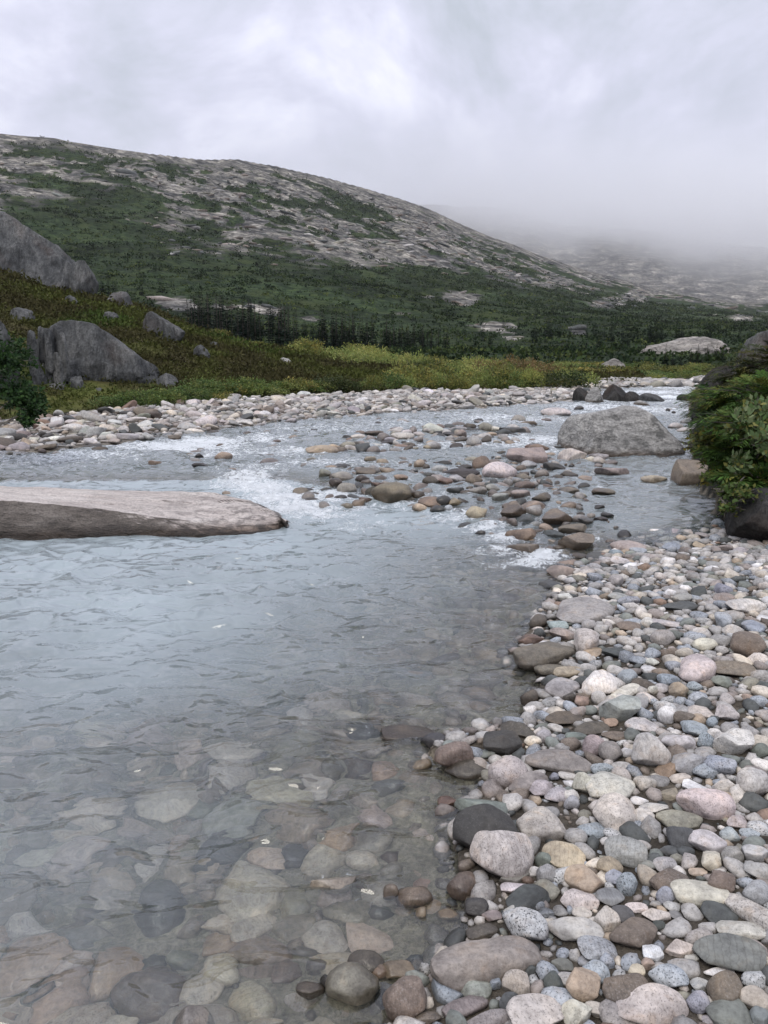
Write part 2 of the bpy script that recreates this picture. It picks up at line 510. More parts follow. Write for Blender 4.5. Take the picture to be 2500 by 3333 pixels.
def slab_mat():
    b = MatB('pink_granite_slab')
    P = b.pos()
    V = b.scaled(P, (0.7, 2.2, 2.2))
    n1 = b.noise(V, 2.2, 5, 0.62); n2 = b.noise(V, 13.0, 5, 0.7); n3 = b.noise(P, 70.0, 3, 0.7)
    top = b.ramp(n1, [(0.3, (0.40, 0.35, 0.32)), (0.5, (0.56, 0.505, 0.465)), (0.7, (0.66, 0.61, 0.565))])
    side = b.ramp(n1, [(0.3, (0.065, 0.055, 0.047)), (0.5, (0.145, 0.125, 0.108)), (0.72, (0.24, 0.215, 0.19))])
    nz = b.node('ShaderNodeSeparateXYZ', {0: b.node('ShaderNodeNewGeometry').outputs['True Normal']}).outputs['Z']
    # steep faces take the darker brown, upward faces the paler pink
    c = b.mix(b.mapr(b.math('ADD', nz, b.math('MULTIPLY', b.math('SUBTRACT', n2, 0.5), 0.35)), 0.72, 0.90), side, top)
    c = b.mix(1.0, c, b.ramp(n2, [(0.3, 0.62), (0.5, 1.0), (0.7, 1.22)]), 'MULTIPLY')
    c = b.mix(1.0, c, b.ramp(n3, [(0.32, 0.6), (0.5, 1.0), (0.7, 1.2)]), 'MULTIPLY')
    n4 = b.noise(P, 9.0, 4, 0.65)
    xs = b.node('ShaderNodeSeparateXYZ', {0: P}).outputs
    near_tip = b.mapr(xs['X'], -2.4, -0.9)
    c = b.mix(b.math('MULTIPLY', b.ramp(n4, [(0.50, 0.0), (0.58, 1.0)]), b.math('MULTIPLY', near_tip, 0.7)), c, (0.05, 0.045, 0.04))
    w = b.mapr(b.math('ADD', xs['Z'], b.math('MULTIPLY', b.math('SUBTRACT', n2, 0.5), 0.05)), 0.11, 0.05)
    c = b.mix(w, c, b.mix(1.0, c, (0.33, 0.27, 0.22), 'MULTIPLY'))
    vor = b.node('ShaderNodeTexVoronoi', {'Scale': 3.2}, feature='DISTANCE_TO_EDGE'); b.l.new(b.scaled(P, (0.8, 1.5, 2.0)), vor.inputs['Vector'])
    crack = b.ramp(vor.outputs['Distance'], [(0.0, 0.0), (0.03, 1.0)])
    nrm = b.bump(n2, 0.9, 0.05, b.bump(n1, 0.6, 0.08)); nrm = b.bump(n3, 0.5, 0.010, nrm); nrm = b.bump(crack, 0.25, 0.03, nrm)
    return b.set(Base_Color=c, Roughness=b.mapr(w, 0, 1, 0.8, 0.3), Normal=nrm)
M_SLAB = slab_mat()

def hill_mat(name, far=False):
    b = MatB(name)
    P = b.pos()
    k = 0.5 if far else 1.0
    V = b.scaled(P, (1, 1, 1.6))
    n0 = b.noise(V, 0.012 * k, 6, 0.6); n1 = b.noise(V, 0.055 * k, 6, 0.68, 0.5); n2 = b.noise(V, 0.24 * k, 5, 0.7); n3 = b.noise(P, 1.2 * k, 3, 0.7)
    rock = b.ramp(n1, [(0.36, (0.034, 0.035, 0.037)), (0.45, (0.090, 0.088, 0.082)), (0.54, (0.158, 0.150, 0.132)), (0.63, (0.31, 0.29, 0.25))])
    rock = b.mix(1.0, rock, b.ramp(n2, [(0.36, 0.32), (0.5, 1.0), (0.63, 1.8)]), 'MULTIPLY')
    rock = b.mix(1.0, rock, b.ramp(n3, [(0.35, 0.75), (0.65, 1.25)]), 'MULTIPLY')
    rock = b.mix(b.math('MULTIPLY', b.ramp(n0, [(0.5, 0.0), (0.62, 1.0)]), 0.55), rock, b.mix(1.0, rock, (0.62, 0.64, 0.70), 'MULTIPLY'))
    veg = b.ramp(n2, [(0.36, (0.009, 0.016, 0.009)), (0.5, (0.020, 0.033, 0.015)), (0.64, (0.042, 0.062, 0.024))])
    n4 = b.noise(P, 0.02 * k, 4, 0.6)
    veg = b.mix(1.0, veg, b.ramp(n4, [(0.35, 0.45), (0.5, 0.9), (0.66, 1.5)]), 'MULTIPLY')
    veg = b.mix(b.ramp(n1, [(0.50, 0.0), (0.66, 0.8)]), veg, b.ramp(n3, [(0.35, (0.03, 0.044, 0.015)), (0.65, (0.062, 0.078, 0.027))]))
    v = b.attr('veg').outputs['Fac']
    vv = b.math('ADD', v, b.math('MULTIPLY', b.math('SUBTRACT', n2, 0.5), 0.9))
    vv = b.math('ADD', vv, b.math('MULTIPLY', b.math('SUBTRACT', n1, 0.5), 0.7))
    c = b.mix(b.mapr(vv, 0.42, 0.58), rock, veg)
    nrm = b.bump(n1, 0.7, 5.0); nrm = b.bump(n2, 0.8, 1.6, nrm); nrm = b.bump(n3, 0.6, 0.35, nrm)
    return b.set(Base_Color=c, Roughness=0.95, Specular_IOR_Level=0.08, Normal=nrm)
M_HILL = hill_mat('hillside')
M_FAR = hill_mat('far_mountain', True)

def leaf_mat(name, trans=0.3, rough=0.55, spec=0.3):
    b = MatB(name)
    a = b.attr('Col')
    oi = b.node('ShaderNodeObjectInfo')
    c = b.mix(1.0, a.outputs['Color'], b.ramp(oi.outputs['Random'], [(0.0, (0.72, 0.80, 0.8)), (0.5, (1, 1, 1)), (1.0, (1.14, 1.08, 0.97))]), 'MULTIPLY')
    b.set(Base_Color=c, Roughness=rough, Specular_IOR_Level=spec)
    tr = b.node('ShaderNodeBsdfTranslucent'); b.l.new(c, tr.inputs['Color'])
    mx = b.node('ShaderNodeMixShader', {0: trans})
    b.l.new(b.p.outputs[0], mx.inputs[1]); b.l.new(tr.outputs[0], mx.inputs[2])
    b.l.new(mx.outputs[0], b.out.inputs['Surface'])
    return b.m
M_LEAF = leaf_mat('leaf', 0.3, 0.55, 0.18)
M_NEEDLE = leaf_mat('needle', 0.12, 0.7, 0.04)

def bark_mat(name, c0, c1):
    b = MatB(name)
    tc = b.node('ShaderNodeTexCoord').outputs['Object']
    n = b.noise(b.scaled(tc, (1, 1, 0.3)), 25.0, 4, 0.65)
    return b.set(Base_Color=b.ramp(n, [(0.35, c0), (0.65, c1)]), Roughness=0.9, Normal=b.bump(n, 0.6, 0.01))
M_BARK = bark_mat('bark', (0.03, 0.025, 0.02), (0.10, 0.085, 0.07))
M_TWIG = bark_mat('grey_twig', (0.09, 0.08, 0.07), (0.22, 0.20, 0.17))

def water_mat():
    b = MatB('stream_water')
    P = b.pos()
    foam_a = b.attr('foam').outputs['Fac']
    rough_a = b.attr('chop').outputs['Fac']
    depth_sheen_a = b.attr('depth').outputs['Fac']
    n1 = b.noise(b.scaled(P, (0.65, 1, 1)), 8.0, 1, 0.5, 0.7)
    n2 = b.noise(b.scaled(P, (0.7, 1, 1)), 26.0, 1, 0.5, 0.4)
    amp1 = b.mapr(rough_a, 0, 1, 0.45, 2.1)
    near = b.mapr(b.node('ShaderNodeSeparateXYZ', {0: P}).outputs['Y'], 3.2, 6.5, 1.0, 0.0)
    h = b.math('MULTIPLY', n1, b.math('MULTIPLY', amp1, 0.030))
    h = b.math('ADD', h, b.math('MULTIPLY', n2, b.math('MULTIPLY', b.math('MULTIPLY', amp1, near), 0.0042)))
    nrm = b.bump(h, 1.0, 1.0)
    b.set(Base_Color=(0.86, 0.94, 0.93), Roughness=0.04, IOR=1.5, Transmission_Weight=1.0, Normal=nrm)
    # rock flour, milkier with depth; upstream it also stands in for sky reflection
    silt_sheen = b.node('ShaderNodeBsdfPrincipled', {'Base Color': (0.37, 0.435, 0.46, 1), 'Roughness': 0.04, 'IOR': 1.5, 'Normal': nrm})
    sf = b.math('SUBTRACT', 1.0, b.math('POWER', 2.718, b.math('MULTIPLY', b.math('POWER', depth_sheen_a, 1.3), -1.9)))
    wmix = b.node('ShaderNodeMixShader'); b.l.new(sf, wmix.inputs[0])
    b.l.new(b.p.outputs[0], wmix.inputs[1]); b.l.new(silt_sheen.outputs[0], wmix.inputs[2])
    f1 = b.noise(P, 11.0, 6, 0.75, 1.2)
    f2 = b.noise(P, 45.0, 4, 0.7, 0.5)
    f = b.math('ADD', foam_a, b.math('MULTIPLY', b.math('SUBTRACT', f1, 0.5), 2.1))
    f = b.math('ADD', f, b.math('MULTIPLY', b.math('SUBTRACT', f2, 0.5), 0.9))
    f = b.mapr(f, 0.40, 0.68)
    df = b.node('ShaderNodeBsdfDiffuse', {'Color': (0.84, 0.88, 0.90, 1)})
    b.l.new(b.bump(f1, 1.0, 0.06, b.bump(f2, 0.8, 0.02)), df.inputs['Normal'])
    mx = b.node('ShaderNodeMixShader'); b.l.new(f, mx.inputs[0])
    b.l.new(wmix.outputs[0], mx.inputs[1]); b.l.new(df.outputs[0], mx.inputs[2])
    b.l.new(mx.outputs[0], b.out.inputs['Surface'])
    return b.m
M_WATER = water_mat()
# ------------------------------------------------------------------ ground sheet: stream bed, beach, bar, banks
def polar(r, az):
    R, A = np.meshgrid(r, az, indexing='ij')
    return R.ravel(), A.ravel(), (R * np.sin(A)).ravel(), (R * np.cos(A)).ravel()

def lerpc(a, b, t):
    return np.asarray(a)[None, :] * (1 - t[:, None]) + np.asarray(b)[None, :] * t[:, None] if np.ndim(a) == 1 else a * (1 - t[:, None]) + np.asarray(b)[None, :] * t[:, None]

def heath_col(x, y):
    n1 = fbm2(x, y, 5.0, 4, 0.6, off=2.2); n2 = fbm2(x, y, 1.3, 4, 0.65, off=5.5); n3 = fbm2(x, y, 9.0, 3, off=9.1)
    c = lerpc(np.array([0.058, 0.050, 0.022]), [0.078, 0.084, 0.024], sstep(-0.15, 0.25, n1 + 0.4 * n2))
    c = lerpc(c, [0.060, 0.092, 0.022], sstep(0.12, 0.42, n3 + 0.3 * n2))
    c = lerpc(c, [0.085, 0.050, 0.022], sstep(0.32, 0.5, n2 - 0.2 * n3) * 0.4)
    c = lerpc(c, [0.036, 0.030, 0.016], sstep(0.1, 0.45, -n2) * 0.6)
    return c

def build_ground():
    r = np.concatenate([[.2, .5], np.exp(np.linspace(math.log(0.9), math.log(58.0), 350))])
    az = np.linspace(rad(-70), rad(70), 390)
    R, A, x, y = polar(r, az)
    z = ground_z(x, y)
    wz = water_z(x, y)
    sb, sl, sr = poly_sd(BEACH, x, y), poly_sd(BAR, x, y), poly_sd(BANK, x, y)
    n = len(x)
    col = np.tile(np.array([0.21, 0.185, 0.145]), (n, 1))
    col = lerpc(col, [0.24, 0.215, 0.165], (wz < 0.03).astype(float))
    nb = fbm2(x, y, 0.6, 4)
    col = np.where((sb > 0)[:, None], lerpc(np.array([0.085, 0.075, 0.063]), [0.050, 0.044, 0.037], sstep(-0.2, 0.3, nb)), col)  # beach ground coloured darker to paint in shade between the stones
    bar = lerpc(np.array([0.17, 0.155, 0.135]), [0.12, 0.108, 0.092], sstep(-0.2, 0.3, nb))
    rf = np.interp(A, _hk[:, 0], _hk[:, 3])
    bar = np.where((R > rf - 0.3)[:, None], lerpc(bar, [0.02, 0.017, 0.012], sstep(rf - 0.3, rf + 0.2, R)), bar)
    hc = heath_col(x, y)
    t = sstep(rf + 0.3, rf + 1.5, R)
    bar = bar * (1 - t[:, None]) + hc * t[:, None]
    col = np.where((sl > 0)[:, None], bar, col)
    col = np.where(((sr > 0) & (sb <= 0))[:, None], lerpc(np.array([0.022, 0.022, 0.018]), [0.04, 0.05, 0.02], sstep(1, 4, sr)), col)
    col = np.where((R > 50)[:, None], hc, col)
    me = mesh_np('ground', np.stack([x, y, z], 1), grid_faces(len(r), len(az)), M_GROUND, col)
    return tag(link('ground', me), kind='structure')
build_ground()

def build_hill():
    r1 = np.exp(np.linspace(math.log(57.4), math.log(HILL_R0), 60))[:-1]
    r2 = HILL_R0 + (1900 - HILL_R0) * np.linspace(0, 1, 250) ** 1.25
    r = np.concatenate([r1, r2])
    az = np.concatenate([np.linspace(rad(-70), rad(-29), 60)[:-1], np.linspace(rad(-29), rad(29), 520), np.linspace(rad(29), rad(70), 60)[1:]])
    R, A, x, y = polar(r, az)
    z = far_z(x, y)
    z = np.where(R < 57.6, z - 0.06, z)
    er = np.interp(A, _sk[:, 0], _sk[:, 1])
    q = np.arctan2(z - CAM_H, R) / er
    qb = np.interp(A, _vb[:, 0], _vb[:, 1])
    pn = fbm2(x, y, 90.0, 4, 0.55, off=6.6); pf = fbm2(x, y, 26.0, 4, 0.6, off=1.1)
    veg = 0.5 + (qb - q) * 2.6 + 0.95 * pn + 0.55 * pf
    pk = fbm2(x, y * 0.45, 11.0, 4, 0.65, off=3.7)
    patches = sstep(-0.04, 0.22, pn + 0.8 * pf + 0.5 * pk) * sstep(1.04, 0.9, q) * 0.9
    veg = np.clip(np.maximum(veg, patches), 0, 1.15)
    # bare knolls among the trees at the foot
    for (a, b, ra, rb, s) in KNOLLS:
        ka, ke = azel(a * D2S, b * D2S)
        e = np.arctan2(z - CAM_H, R)
        m = np.exp(-(((A - ka) / (ra / 1661)) ** 2 + ((e - ke) / (rb / 1661)) ** 2))
        veg = veg - m * s * (0.75 + 1.6 * pk)
    veg = np.where(R < HILL_R0, np.maximum(veg, 0.95), veg)
    me = mesh_np('hillside', np.stack([x, y, z], 1), grid_faces(len(r), len(az)), M_HILL, attrs={'veg': veg})
    tag(link('hillside', me), kind='structure')
    return x, y, z, R, A, veg, q
# photo places (1659-wide pixels) of bare rock among the trees: x, y, half width, half height, strength
KNOLLS = [(380, 655, 45, 14, 1.6), (500, 662, 60, 8, 1.5), (600, 672, 45, 10, 1.5), (690, 690, 50, 8, 1.2), (1000, 648, 45, 14, 1.5), (930, 640, 20, 6, 1.1), (1060, 705, 60, 12, 1.4), (1105, 730, 28, 14, 1.4),
          (1255, 712, 20, 14, 1.5), (1310, 655, 28, 10, 1.6), (1375, 640, 24, 12, 1.4), (1450, 690, 20, 5, 1.0), (1200, 610, 22, 5, 1.0), (1600, 690, 40, 8, 1.2), (520, 505, 40, 8, 0.8), (860, 676, 40, 6, 1.0)]
HILL = build_hill()

# ------------------------------------------------------------------ farther mountain under the cloud
def build_far():
    sk = np.array([azel(a * D2S, b * D2S) for a, b in [(300, 560), (700, 440), (900, 425), (1050, 428), (1200, 470), (1350, 480), (1480, 500), (1659, 520), (2000, 540), (2700, 600)]])
    r = np.linspace(1950, 3600, 150); az = np.linspace(rad(-12), rad(55), 330)
    R, A, x, y = polar(r, az)
    er = np.interp(A, sk[:, 0], sk[:, 1])
    t = np.clip((R - 1950) / (3100 - 1950), 0, 1)
    z = CAM_H + R * np.tan(er * (0.18 + 0.82 * t ** 0.85)) - 20
    z = np.where(R > 3100, z - (R - 3100) * 0.3, z)
    z = z + 34 * fbm2(x, y, 420.0, 4, 0.55) + 14 * (0.4 - np.abs(fbm2(x, y, 110.0, 4, 0.6, off=4)))
    q = t
    pn = fbm2(x, y, 260.0, 4, 0.55, off=6.6)
    veg = np.clip(0.5 + (0.30 - q) * 2.2 + 1.0 * pn, 0, 1)
    me = mesh_np('far_mountain', np.stack([x, y, z], 1), grid_faces(len(r), len(az)), M_FAR, attrs={'veg': veg})
    tag(link('far_mountain', me), kind='structure')
build_far()

# ------------------------------------------------------------------ low cloud lying on the far mountain
def build_cloud():
    b = MatB('low_cloud')
    b.n.remove(b.p)
    P = b.pos()
    s = b.node('ShaderNodeSeparateXYZ', {0: P}).outputs
    n1 = b.noise(b.scaled(P, (1, 1, 1.4)), 0.0023, 4, 0.55, 0.3)
    n2 = b.noise(P, 0.0065, 4, 0.62)
    # height of the cloud's foot falls from the west to the east, lumpy
    foot = b.mapr(s['X'], -100, 900, 405, 180)
    h = b.math('SUBTRACT', s['Z'], foot)
    h = b.math('ADD', h, b.math('MULTIPLY', b.math('SUBTRACT', n1, 0.5), 430))
    h = b.math('ADD', h, b.math('MULTIPLY', b.math('SUBTRACT', n2, 0.5), 280))
    d = b.mapr(h, -60, 220)
    d = b.math('MULTIPLY', d, d)
    d = b.math('MULTIPLY', d, b.mapr(s['X'], -900, 0))
    d = b.math('MULTIPLY', d, b.mapr(s['Z'], 620, 400))
    d = b.math('MULTIPLY', d, b.mapr(s['Y'], 1960, 2300))
    d = b.math('ADD', b.math('MULTIPLY', d, 0.0070), 0.00042)
    v = b.node('ShaderNodeVolumePrincipled', {'Color': (0.998, 0.999, 1.0, 1), 'Density': d, 'Anisotropy': 0.72})
    b.l.new(v.outputs[0], b.out.inputs['Volume'])
    x0, x1, y0, y1, z0, z1 = -1000, 3000, 1960, 3300, -5, 620
    vs_ = [(x, y, z) for x in (x0, x1) for y in (y0, y1) for z in (z0, z1)]
    fs = [(0, 1, 3, 2), (4, 6, 7, 5), (0, 4, 5, 1), (2, 3, 7, 6), (0, 2, 6, 4), (1, 5, 7, 3)]
    o = link('low_cloud', mesh_np('low_cloud', vs_, fs, b.m, smooth=False))
    tag(o, 'low grey cloud lying over the top of the far mountain', 'cloud', kind='stuff')
    b.m.cycles.volume_step_rate = 0.6
build_cloud()

# air: pale haze round the near scene and the hill
def build_haze():
    b = MatB('haze')
    b.n.remove(b.p)
    v = b.node('ShaderNodeVolumePrincipled', {'Color': (0.96, 0.97, 1.0, 1), 'Density': HAZE, 'Anisotropy': 0.2})
    b.l.new(v.outputs[0], b.out.inputs['Volume'])
    x0, x1, y0, y1, z0, z1 = -1950, 1950, -60, 1955, -3, 400
    vs_ = [(x, y, z) for x in (x0, x1) for y in (y0, y1) for z in (z0, z1)]
    fs = [(0, 1, 3, 2), (4, 6, 7, 5), (0, 4, 5, 1), (2, 3, 7, 6), (0, 2, 6, 4), (1, 5, 7, 3)]
    tag(link('haze', mesh_np('haze', vs_, fs, b.m, smooth=False)), 'thin pale haze filling the valley', 'haze', kind='stuff')
HAZE = 0.00005
build_haze()

# ------------------------------------------------------------------ the stream
# white water: photo place (1659-wide pixels), radius in metres across and along, strength
FOAM = [(530, 1040, .35, .5, .6), (570, 1058, .3, .4, .7), (600, 1078, .3, .35, .75), (640, 1100, .35, .35, .65), (690, 1112, .4, .35, .5), (720, 1075, .3, .3, .55), (660, 1070, .3, .3, .5), (790, 1100, .3, .25, .4), (880, 1090, .3, .3, .35), (940, 1075, .25, .3, .35), (600, 1130, .2, .3, .35), (780, 1135, .4, .3, .3),
        (990, 1120, .3, .25, .45), (1050, 1140, .25, .2, .5), (1090, 1165, .2, .2, .55), (1170, 1205, .16, .16, .75), (1140, 1222, .25, .12, .6), (1085, 1195, .2, .15, .45), (1170, 1150, .2, .2, .3), (1240, 1160, .2, .2, .35), (1290, 1170, .15, .12, .3),
        (90, 1000, .8, .35, .4), (180, 985, 1.0, .5, .45), (390, 965, 1.0, .6, .65), (450, 955, .8, .7, .6), (500, 980, .6, .5, .45), (560, 950, .7, .8, .45), (620, 975, .7, .5, .45), (700, 1000, .7, .5, .4), (560, 1010, .5, .4, .4), (480, 1015, .5, .3, .25), (800, 1000, .6, .5, .35), (870, 965, .6, .6, .35),
        (1000, 960, .7, .6, .4), (1090, 960, .8, .6, .45), (1160, 950, .6, .7, .5), (1190, 975, .4, .4, .4), (1100, 905, 1.6, 1.4, .42), (900, 915, 2., 1.6, .32), (720, 925, 1.5, 1.2, .35), (1000, 897, 2., 1.5, .3),
        (1300, 880, 1.5, 1.6, .45), (1400, 885, 1.6, 1.6, .45), (1450, 868, 1.4, 1.6, .4), (1350, 868, 1.5, 1.5, .4), (1380, 857, .9, .9, .8), (1445, 858, .7, .8, .7), (1420, 848, 1.6, 1.5, .5), (1460, 838, 1.6, 2., .45), (1230, 893, 1.2, 1.2, .35),
        (1350, 1010, .4, .3, .15), (1300, 1055, .4, .3, .2)]

def build_water():
    r = np.concatenate([[.2, .4, .6, .8], np.exp(np.linspace(math.log(0.92), math.log(36.0), 620))])
    az = np.linspace(rad(-62), rad(34), 560)
    R, A, x, y = polar(r, az)
    wz = water_z(x, y)
    gzv = ground_z(x, y)
    foam = 0.20 * sstep(8.2, 11.5, y) * (1 - sstep(2.2, 3.6, x - .12 * (y - 8))) + 0.10 * sstep(14, 18, y)
    for a, b, ra, rb, s in FOAM:
        p = on_water(a * D2S, b * D2S)
        foam = np.maximum(foam, 1.3 * s * np.exp(-(((x - p[0]) / (1.25 * ra)) ** 2 + ((y - p[1]) / (1.25 * rb)) ** 2)))
    # broken water around stones that stand in the current
    for (px, py, rr, s) in WAKES:
        d2 = ((x - px) / rr) ** 2 + ((y - py) / (rr * 0.9)) ** 2
        foam = np.maximum(foam, s * np.exp(-(np.sqrt(d2) - 1.0) ** 2 / 0.12))
    up = sstep(0.02, 0.1, wz)
    quiet = np.exp(-(((x - 2.4) / 1.5) ** 2 + ((y - 7.6) / 2.0) ** 2))
    chop = np.clip(0.34 + 0.45 * up + 0.55 * foam - 0.30 * quiet * up, 0.1, 1.0)
    chop = chop + 0.55 * np.exp(-(((x + 1.4) / 2.0) ** 2 + ((y - 4.7) / 1.1) ** 2))
    # smoother water over the shallows near the beach, a rough tongue below the submerged stones
    tp = on_water(700 * D2S, 1640 * D2S); chop = chop + 0.35 * np.exp(-(((x - tp[0]) / .55) ** 2 + ((y - tp[1]) / .45) ** 2))
    w1 = fbm(np.stack([x / .55, y / .38, np.zeros_like(x)], 1), 3)
    w2 = fbm(np.stack([x / .24, y / .135, np.zeros_like(x) + 3.3], 1), 2)
    w3 = fbm(np.stack([x / 1.3, y / .8, np.zeros_like(x) + 7.3], 1), 2)
    ridged = 0.5 - np.abs(fbm(np.stack([x / .42 + .3 * w1, y / .26 + .3 * w2, np.zeros_like(x) + 9.9], 1), 2)) * 1.4
    z = wz + (0.018 + 0.034 * up) * w1 * np.clip(chop * 1.6, 0, 1.2) + (0.0115 + 0.014 * chop * up + 0.016 * foam) * w2 + 0.008 * w3 + 0.066 * ridged * (1 - .6 * up) * np.clip(chop + .15, .3, 1)
    z += 0.055 * foam * np.abs(w2)
    # swells made by the flow over stones near the beach
    for (a, b, la, lb, ang, hgt) in [(560, 1590, .42, .05, .25, .016), (740, 1530, .3, .05, .2, .012), (300, 1660, .4, .05, .35, .012), (820, 1470, .22, .05, .1, .014), (180, 1790, .35, .05, .45, .010)]:
        p = on_water(a * D2S, b * D2S); dx, dy = x - p[0], y - p[1]
        u = dx * math.cos(ang) + dy * math.sin(ang); v = -dx * math.sin(ang) + dy * math.cos(ang)
        z += hgt * np.exp(-(u / la) ** 2) * (np.exp(-(v / lb) ** 2) - 0.6 * np.exp(-((v + 2 * lb) / (1.4 * lb)) ** 2))
    f = grid_faces(len(r), len(az))
    hid = (gzv > wz + 0.10)
    keep = ~hid[f].all(1)
    f = f[keep]
    used = np.unique(f); idx = np.full(len(x), -1); idx[used] = np.arange(len(used))
    me = mesh_np('stream_water', np.stack([x, y, z], 1)[used], idx[f], M_WATER, attrs={'foam': foam[used], 'depth': (np.clip(wz - gzv, 0, 2) + .24 * up * np.clip((wz - gzv) / .05, 0, 1))[used], 'chop': np.clip(chop, 0, 1)[used]})  # depth is raised upstream so the milky colour paints in bright sky reflection
    tag(link('stream', me), kind='structure')
# ------------------------------------------------------------------ stones: shapes
import bmesh
def ico(sub):
    bm = bmesh.new(); bmesh.ops.create_icosphere(bm, subdivisions=sub, radius=1.0)
    v = np.array([q.co[:] for q in bm.verts]); f = np.array([[q.index for q in p.verts] for p in bm.faces])
    bm.free()
    return v, f
ICO = {k: ico(k) for k in (1, 2, 3, 4, 5)}

def stone_shape(seed, kind, sub, rough=1.0):
    """unit stone (half extents 1,1,1)"""
    rs = np.random.default_rng(seed)
    v, f = ICO[sub]; v = v.copy()
    if kind in 'RO':
        npl, dlo, dhi, ex = 9, 0.62, 0.90, 2.4
    elif kind == 'L':
        npl, dlo, dhi, ex = 8, 0.66, 0.9, 2.6
    elif kind == 'S':
        npl, dlo, dhi, ex = 8, 0.60, 0.88, 2.8
    else:
        npl, dlo, dhi, ex = 10, 0.56, 0.82, 2.6
    nrm = (np.abs(v) ** ex).sum(1) ** (1 / ex)
    v = v / nrm[:, None]
    for k in range(npl):
        n = rs.normal(size=3); n /= np.linalg.norm(n)
        d = rs.uniform(dlo, dhi)
        s = v @ n - d
        soft = 0.07 if kind in 'ROL' else 0.035
        over = np.where(s > -soft, np.where(s > soft, s, (s + soft) ** 2 / (4 * soft)), 0)
        v -= n[None, :] * (over * (0.85 if kind in 'ROL' else 0.96))[:, None]
    off = rs.uniform(-50, 50, 3)
    lo = fbm(v * 1.1 + off, 2); hi = fbm(v * 3.2 + off * 1.7, 3)
    amp = {'R': 0.10, 'O': 0.09, 'L': 0.11, 'S': 0.09}.get(kind, 0.09)
    v *= (1 + amp * lo + 0.035 * rough * hi)[:, None]
    if kind in 'ABS' and sub >= 3:
        st = fbm(v * np.array([1.2, 1.2, 6.0]) + off * 0.3, 3)
        v *= (1 + 0.030 * st)[:, None]
    v -= (v.max(0) + v.min(0)) / 2
    v /= (v.max(0) - v.min(0)) / 2
    return v, f

SHAPES = {}
for kd, nvar in (('R', 6), ('O', 5), ('L', 5), ('S', 5), ('A', 6), ('B', 4)):
    for sub in (3, 4):
        for i in range(nvar):
            v, f = stone_shape(100 * ord(kd) + i, kd, sub)
            SHAPES[kd, sub, i] = mesh_np('stone_' + {'R': 'round', 'O': 'oval', 'L': 'long', 'S': 'slab', 'A': 'angular', 'B': 'block'}[kd], v, f)
NV = {'R': 6, 'O': 5, 'L': 5, 'S': 5, 'A': 6, 'B': 4}
SHAPE_WORD = {'R': 'rounded', 'O': 'oval', 'L': 'long', 'S': 'flat', 'A': 'angular', 'B': 'blocky'}
# colour key: linear colour, words, speckle
COLS = {
    'grey': ((.335, .325, .31), 'grey', .35), 'pale': ((.485, .462, .43), 'pale', .45), 'white': ((.62, .61, .60), 'whitish', .2), 'pink': ((.43, .395, .365), 'pinkish', .5),
    'tan': ((.35, .285, .215), 'tan', .25), 'brown': ((.165, .135, .108), 'brown', .4), 'slate': ((.075, .081, .079), 'dark slate', .08), 'blue': ((.285, .308, .335), 'blue grey', .75),
    'mauve': ((.265, .233, .213), 'mauve', .3), 'green': ((.18, .195, .178), 'greenish grey', .1), 'beige': ((.50, .455, .385), 'beige', .3), 'dark': ((.055, .052, .048), 'dark', .2),
    'speck': ((.38, .382, .375), 'black speckled', 1.0), 'rust': ((.20, .140, .105), 'reddish', .3), 'peach': ((.45, .37, .29), 'peach', .2), 'wet': ((.10, .085, .067), 'wet brown', .3), 'olive': ((.25, .24, .195), 'olive grey', .25)}

MESH_OF = {}
def shaped(kd, sub, i, mat):
    k = (kd, sub, i, mat.name)
    if k not in MESH_OF:
        me = SHAPES[kd, sub, i].copy(); me.materials.append(mat); MESH_OF[k] = me
    return MESH_OF[k]

STONES = []      # every placed stone: x, y, radius (for spacing)
def put_stone(name, kd, colour, mat, loc, half, yaw, rs, sub=3, tiltmax=0.12, jitter=0.10):
    o = bpy.data.objects.new(name, shaped(kd, sub, int(rs.integers(NV[kd])), mat))
    C.objects.link(o)
    o.location = loc; o.scale = half
    o.rotation_euler = (rs.normal() * tiltmax, rs.normal() * tiltmax, yaw + (math.pi if rs.random() < 0.5 else 0))
    c, _, sp = COLS[colour]
    j = 1 + rs.normal() * jitter; h = rs.normal(size=3) * 0.03
    o.color = (max(c[0] * j * (1 + h[0]), .02), max(c[1] * j * (1 + h[1]), .02), max(c[2] * j * (1 + h[2]), .02), min(1, max(0, sp * rs.uniform(.6, 1.3))))
    return o

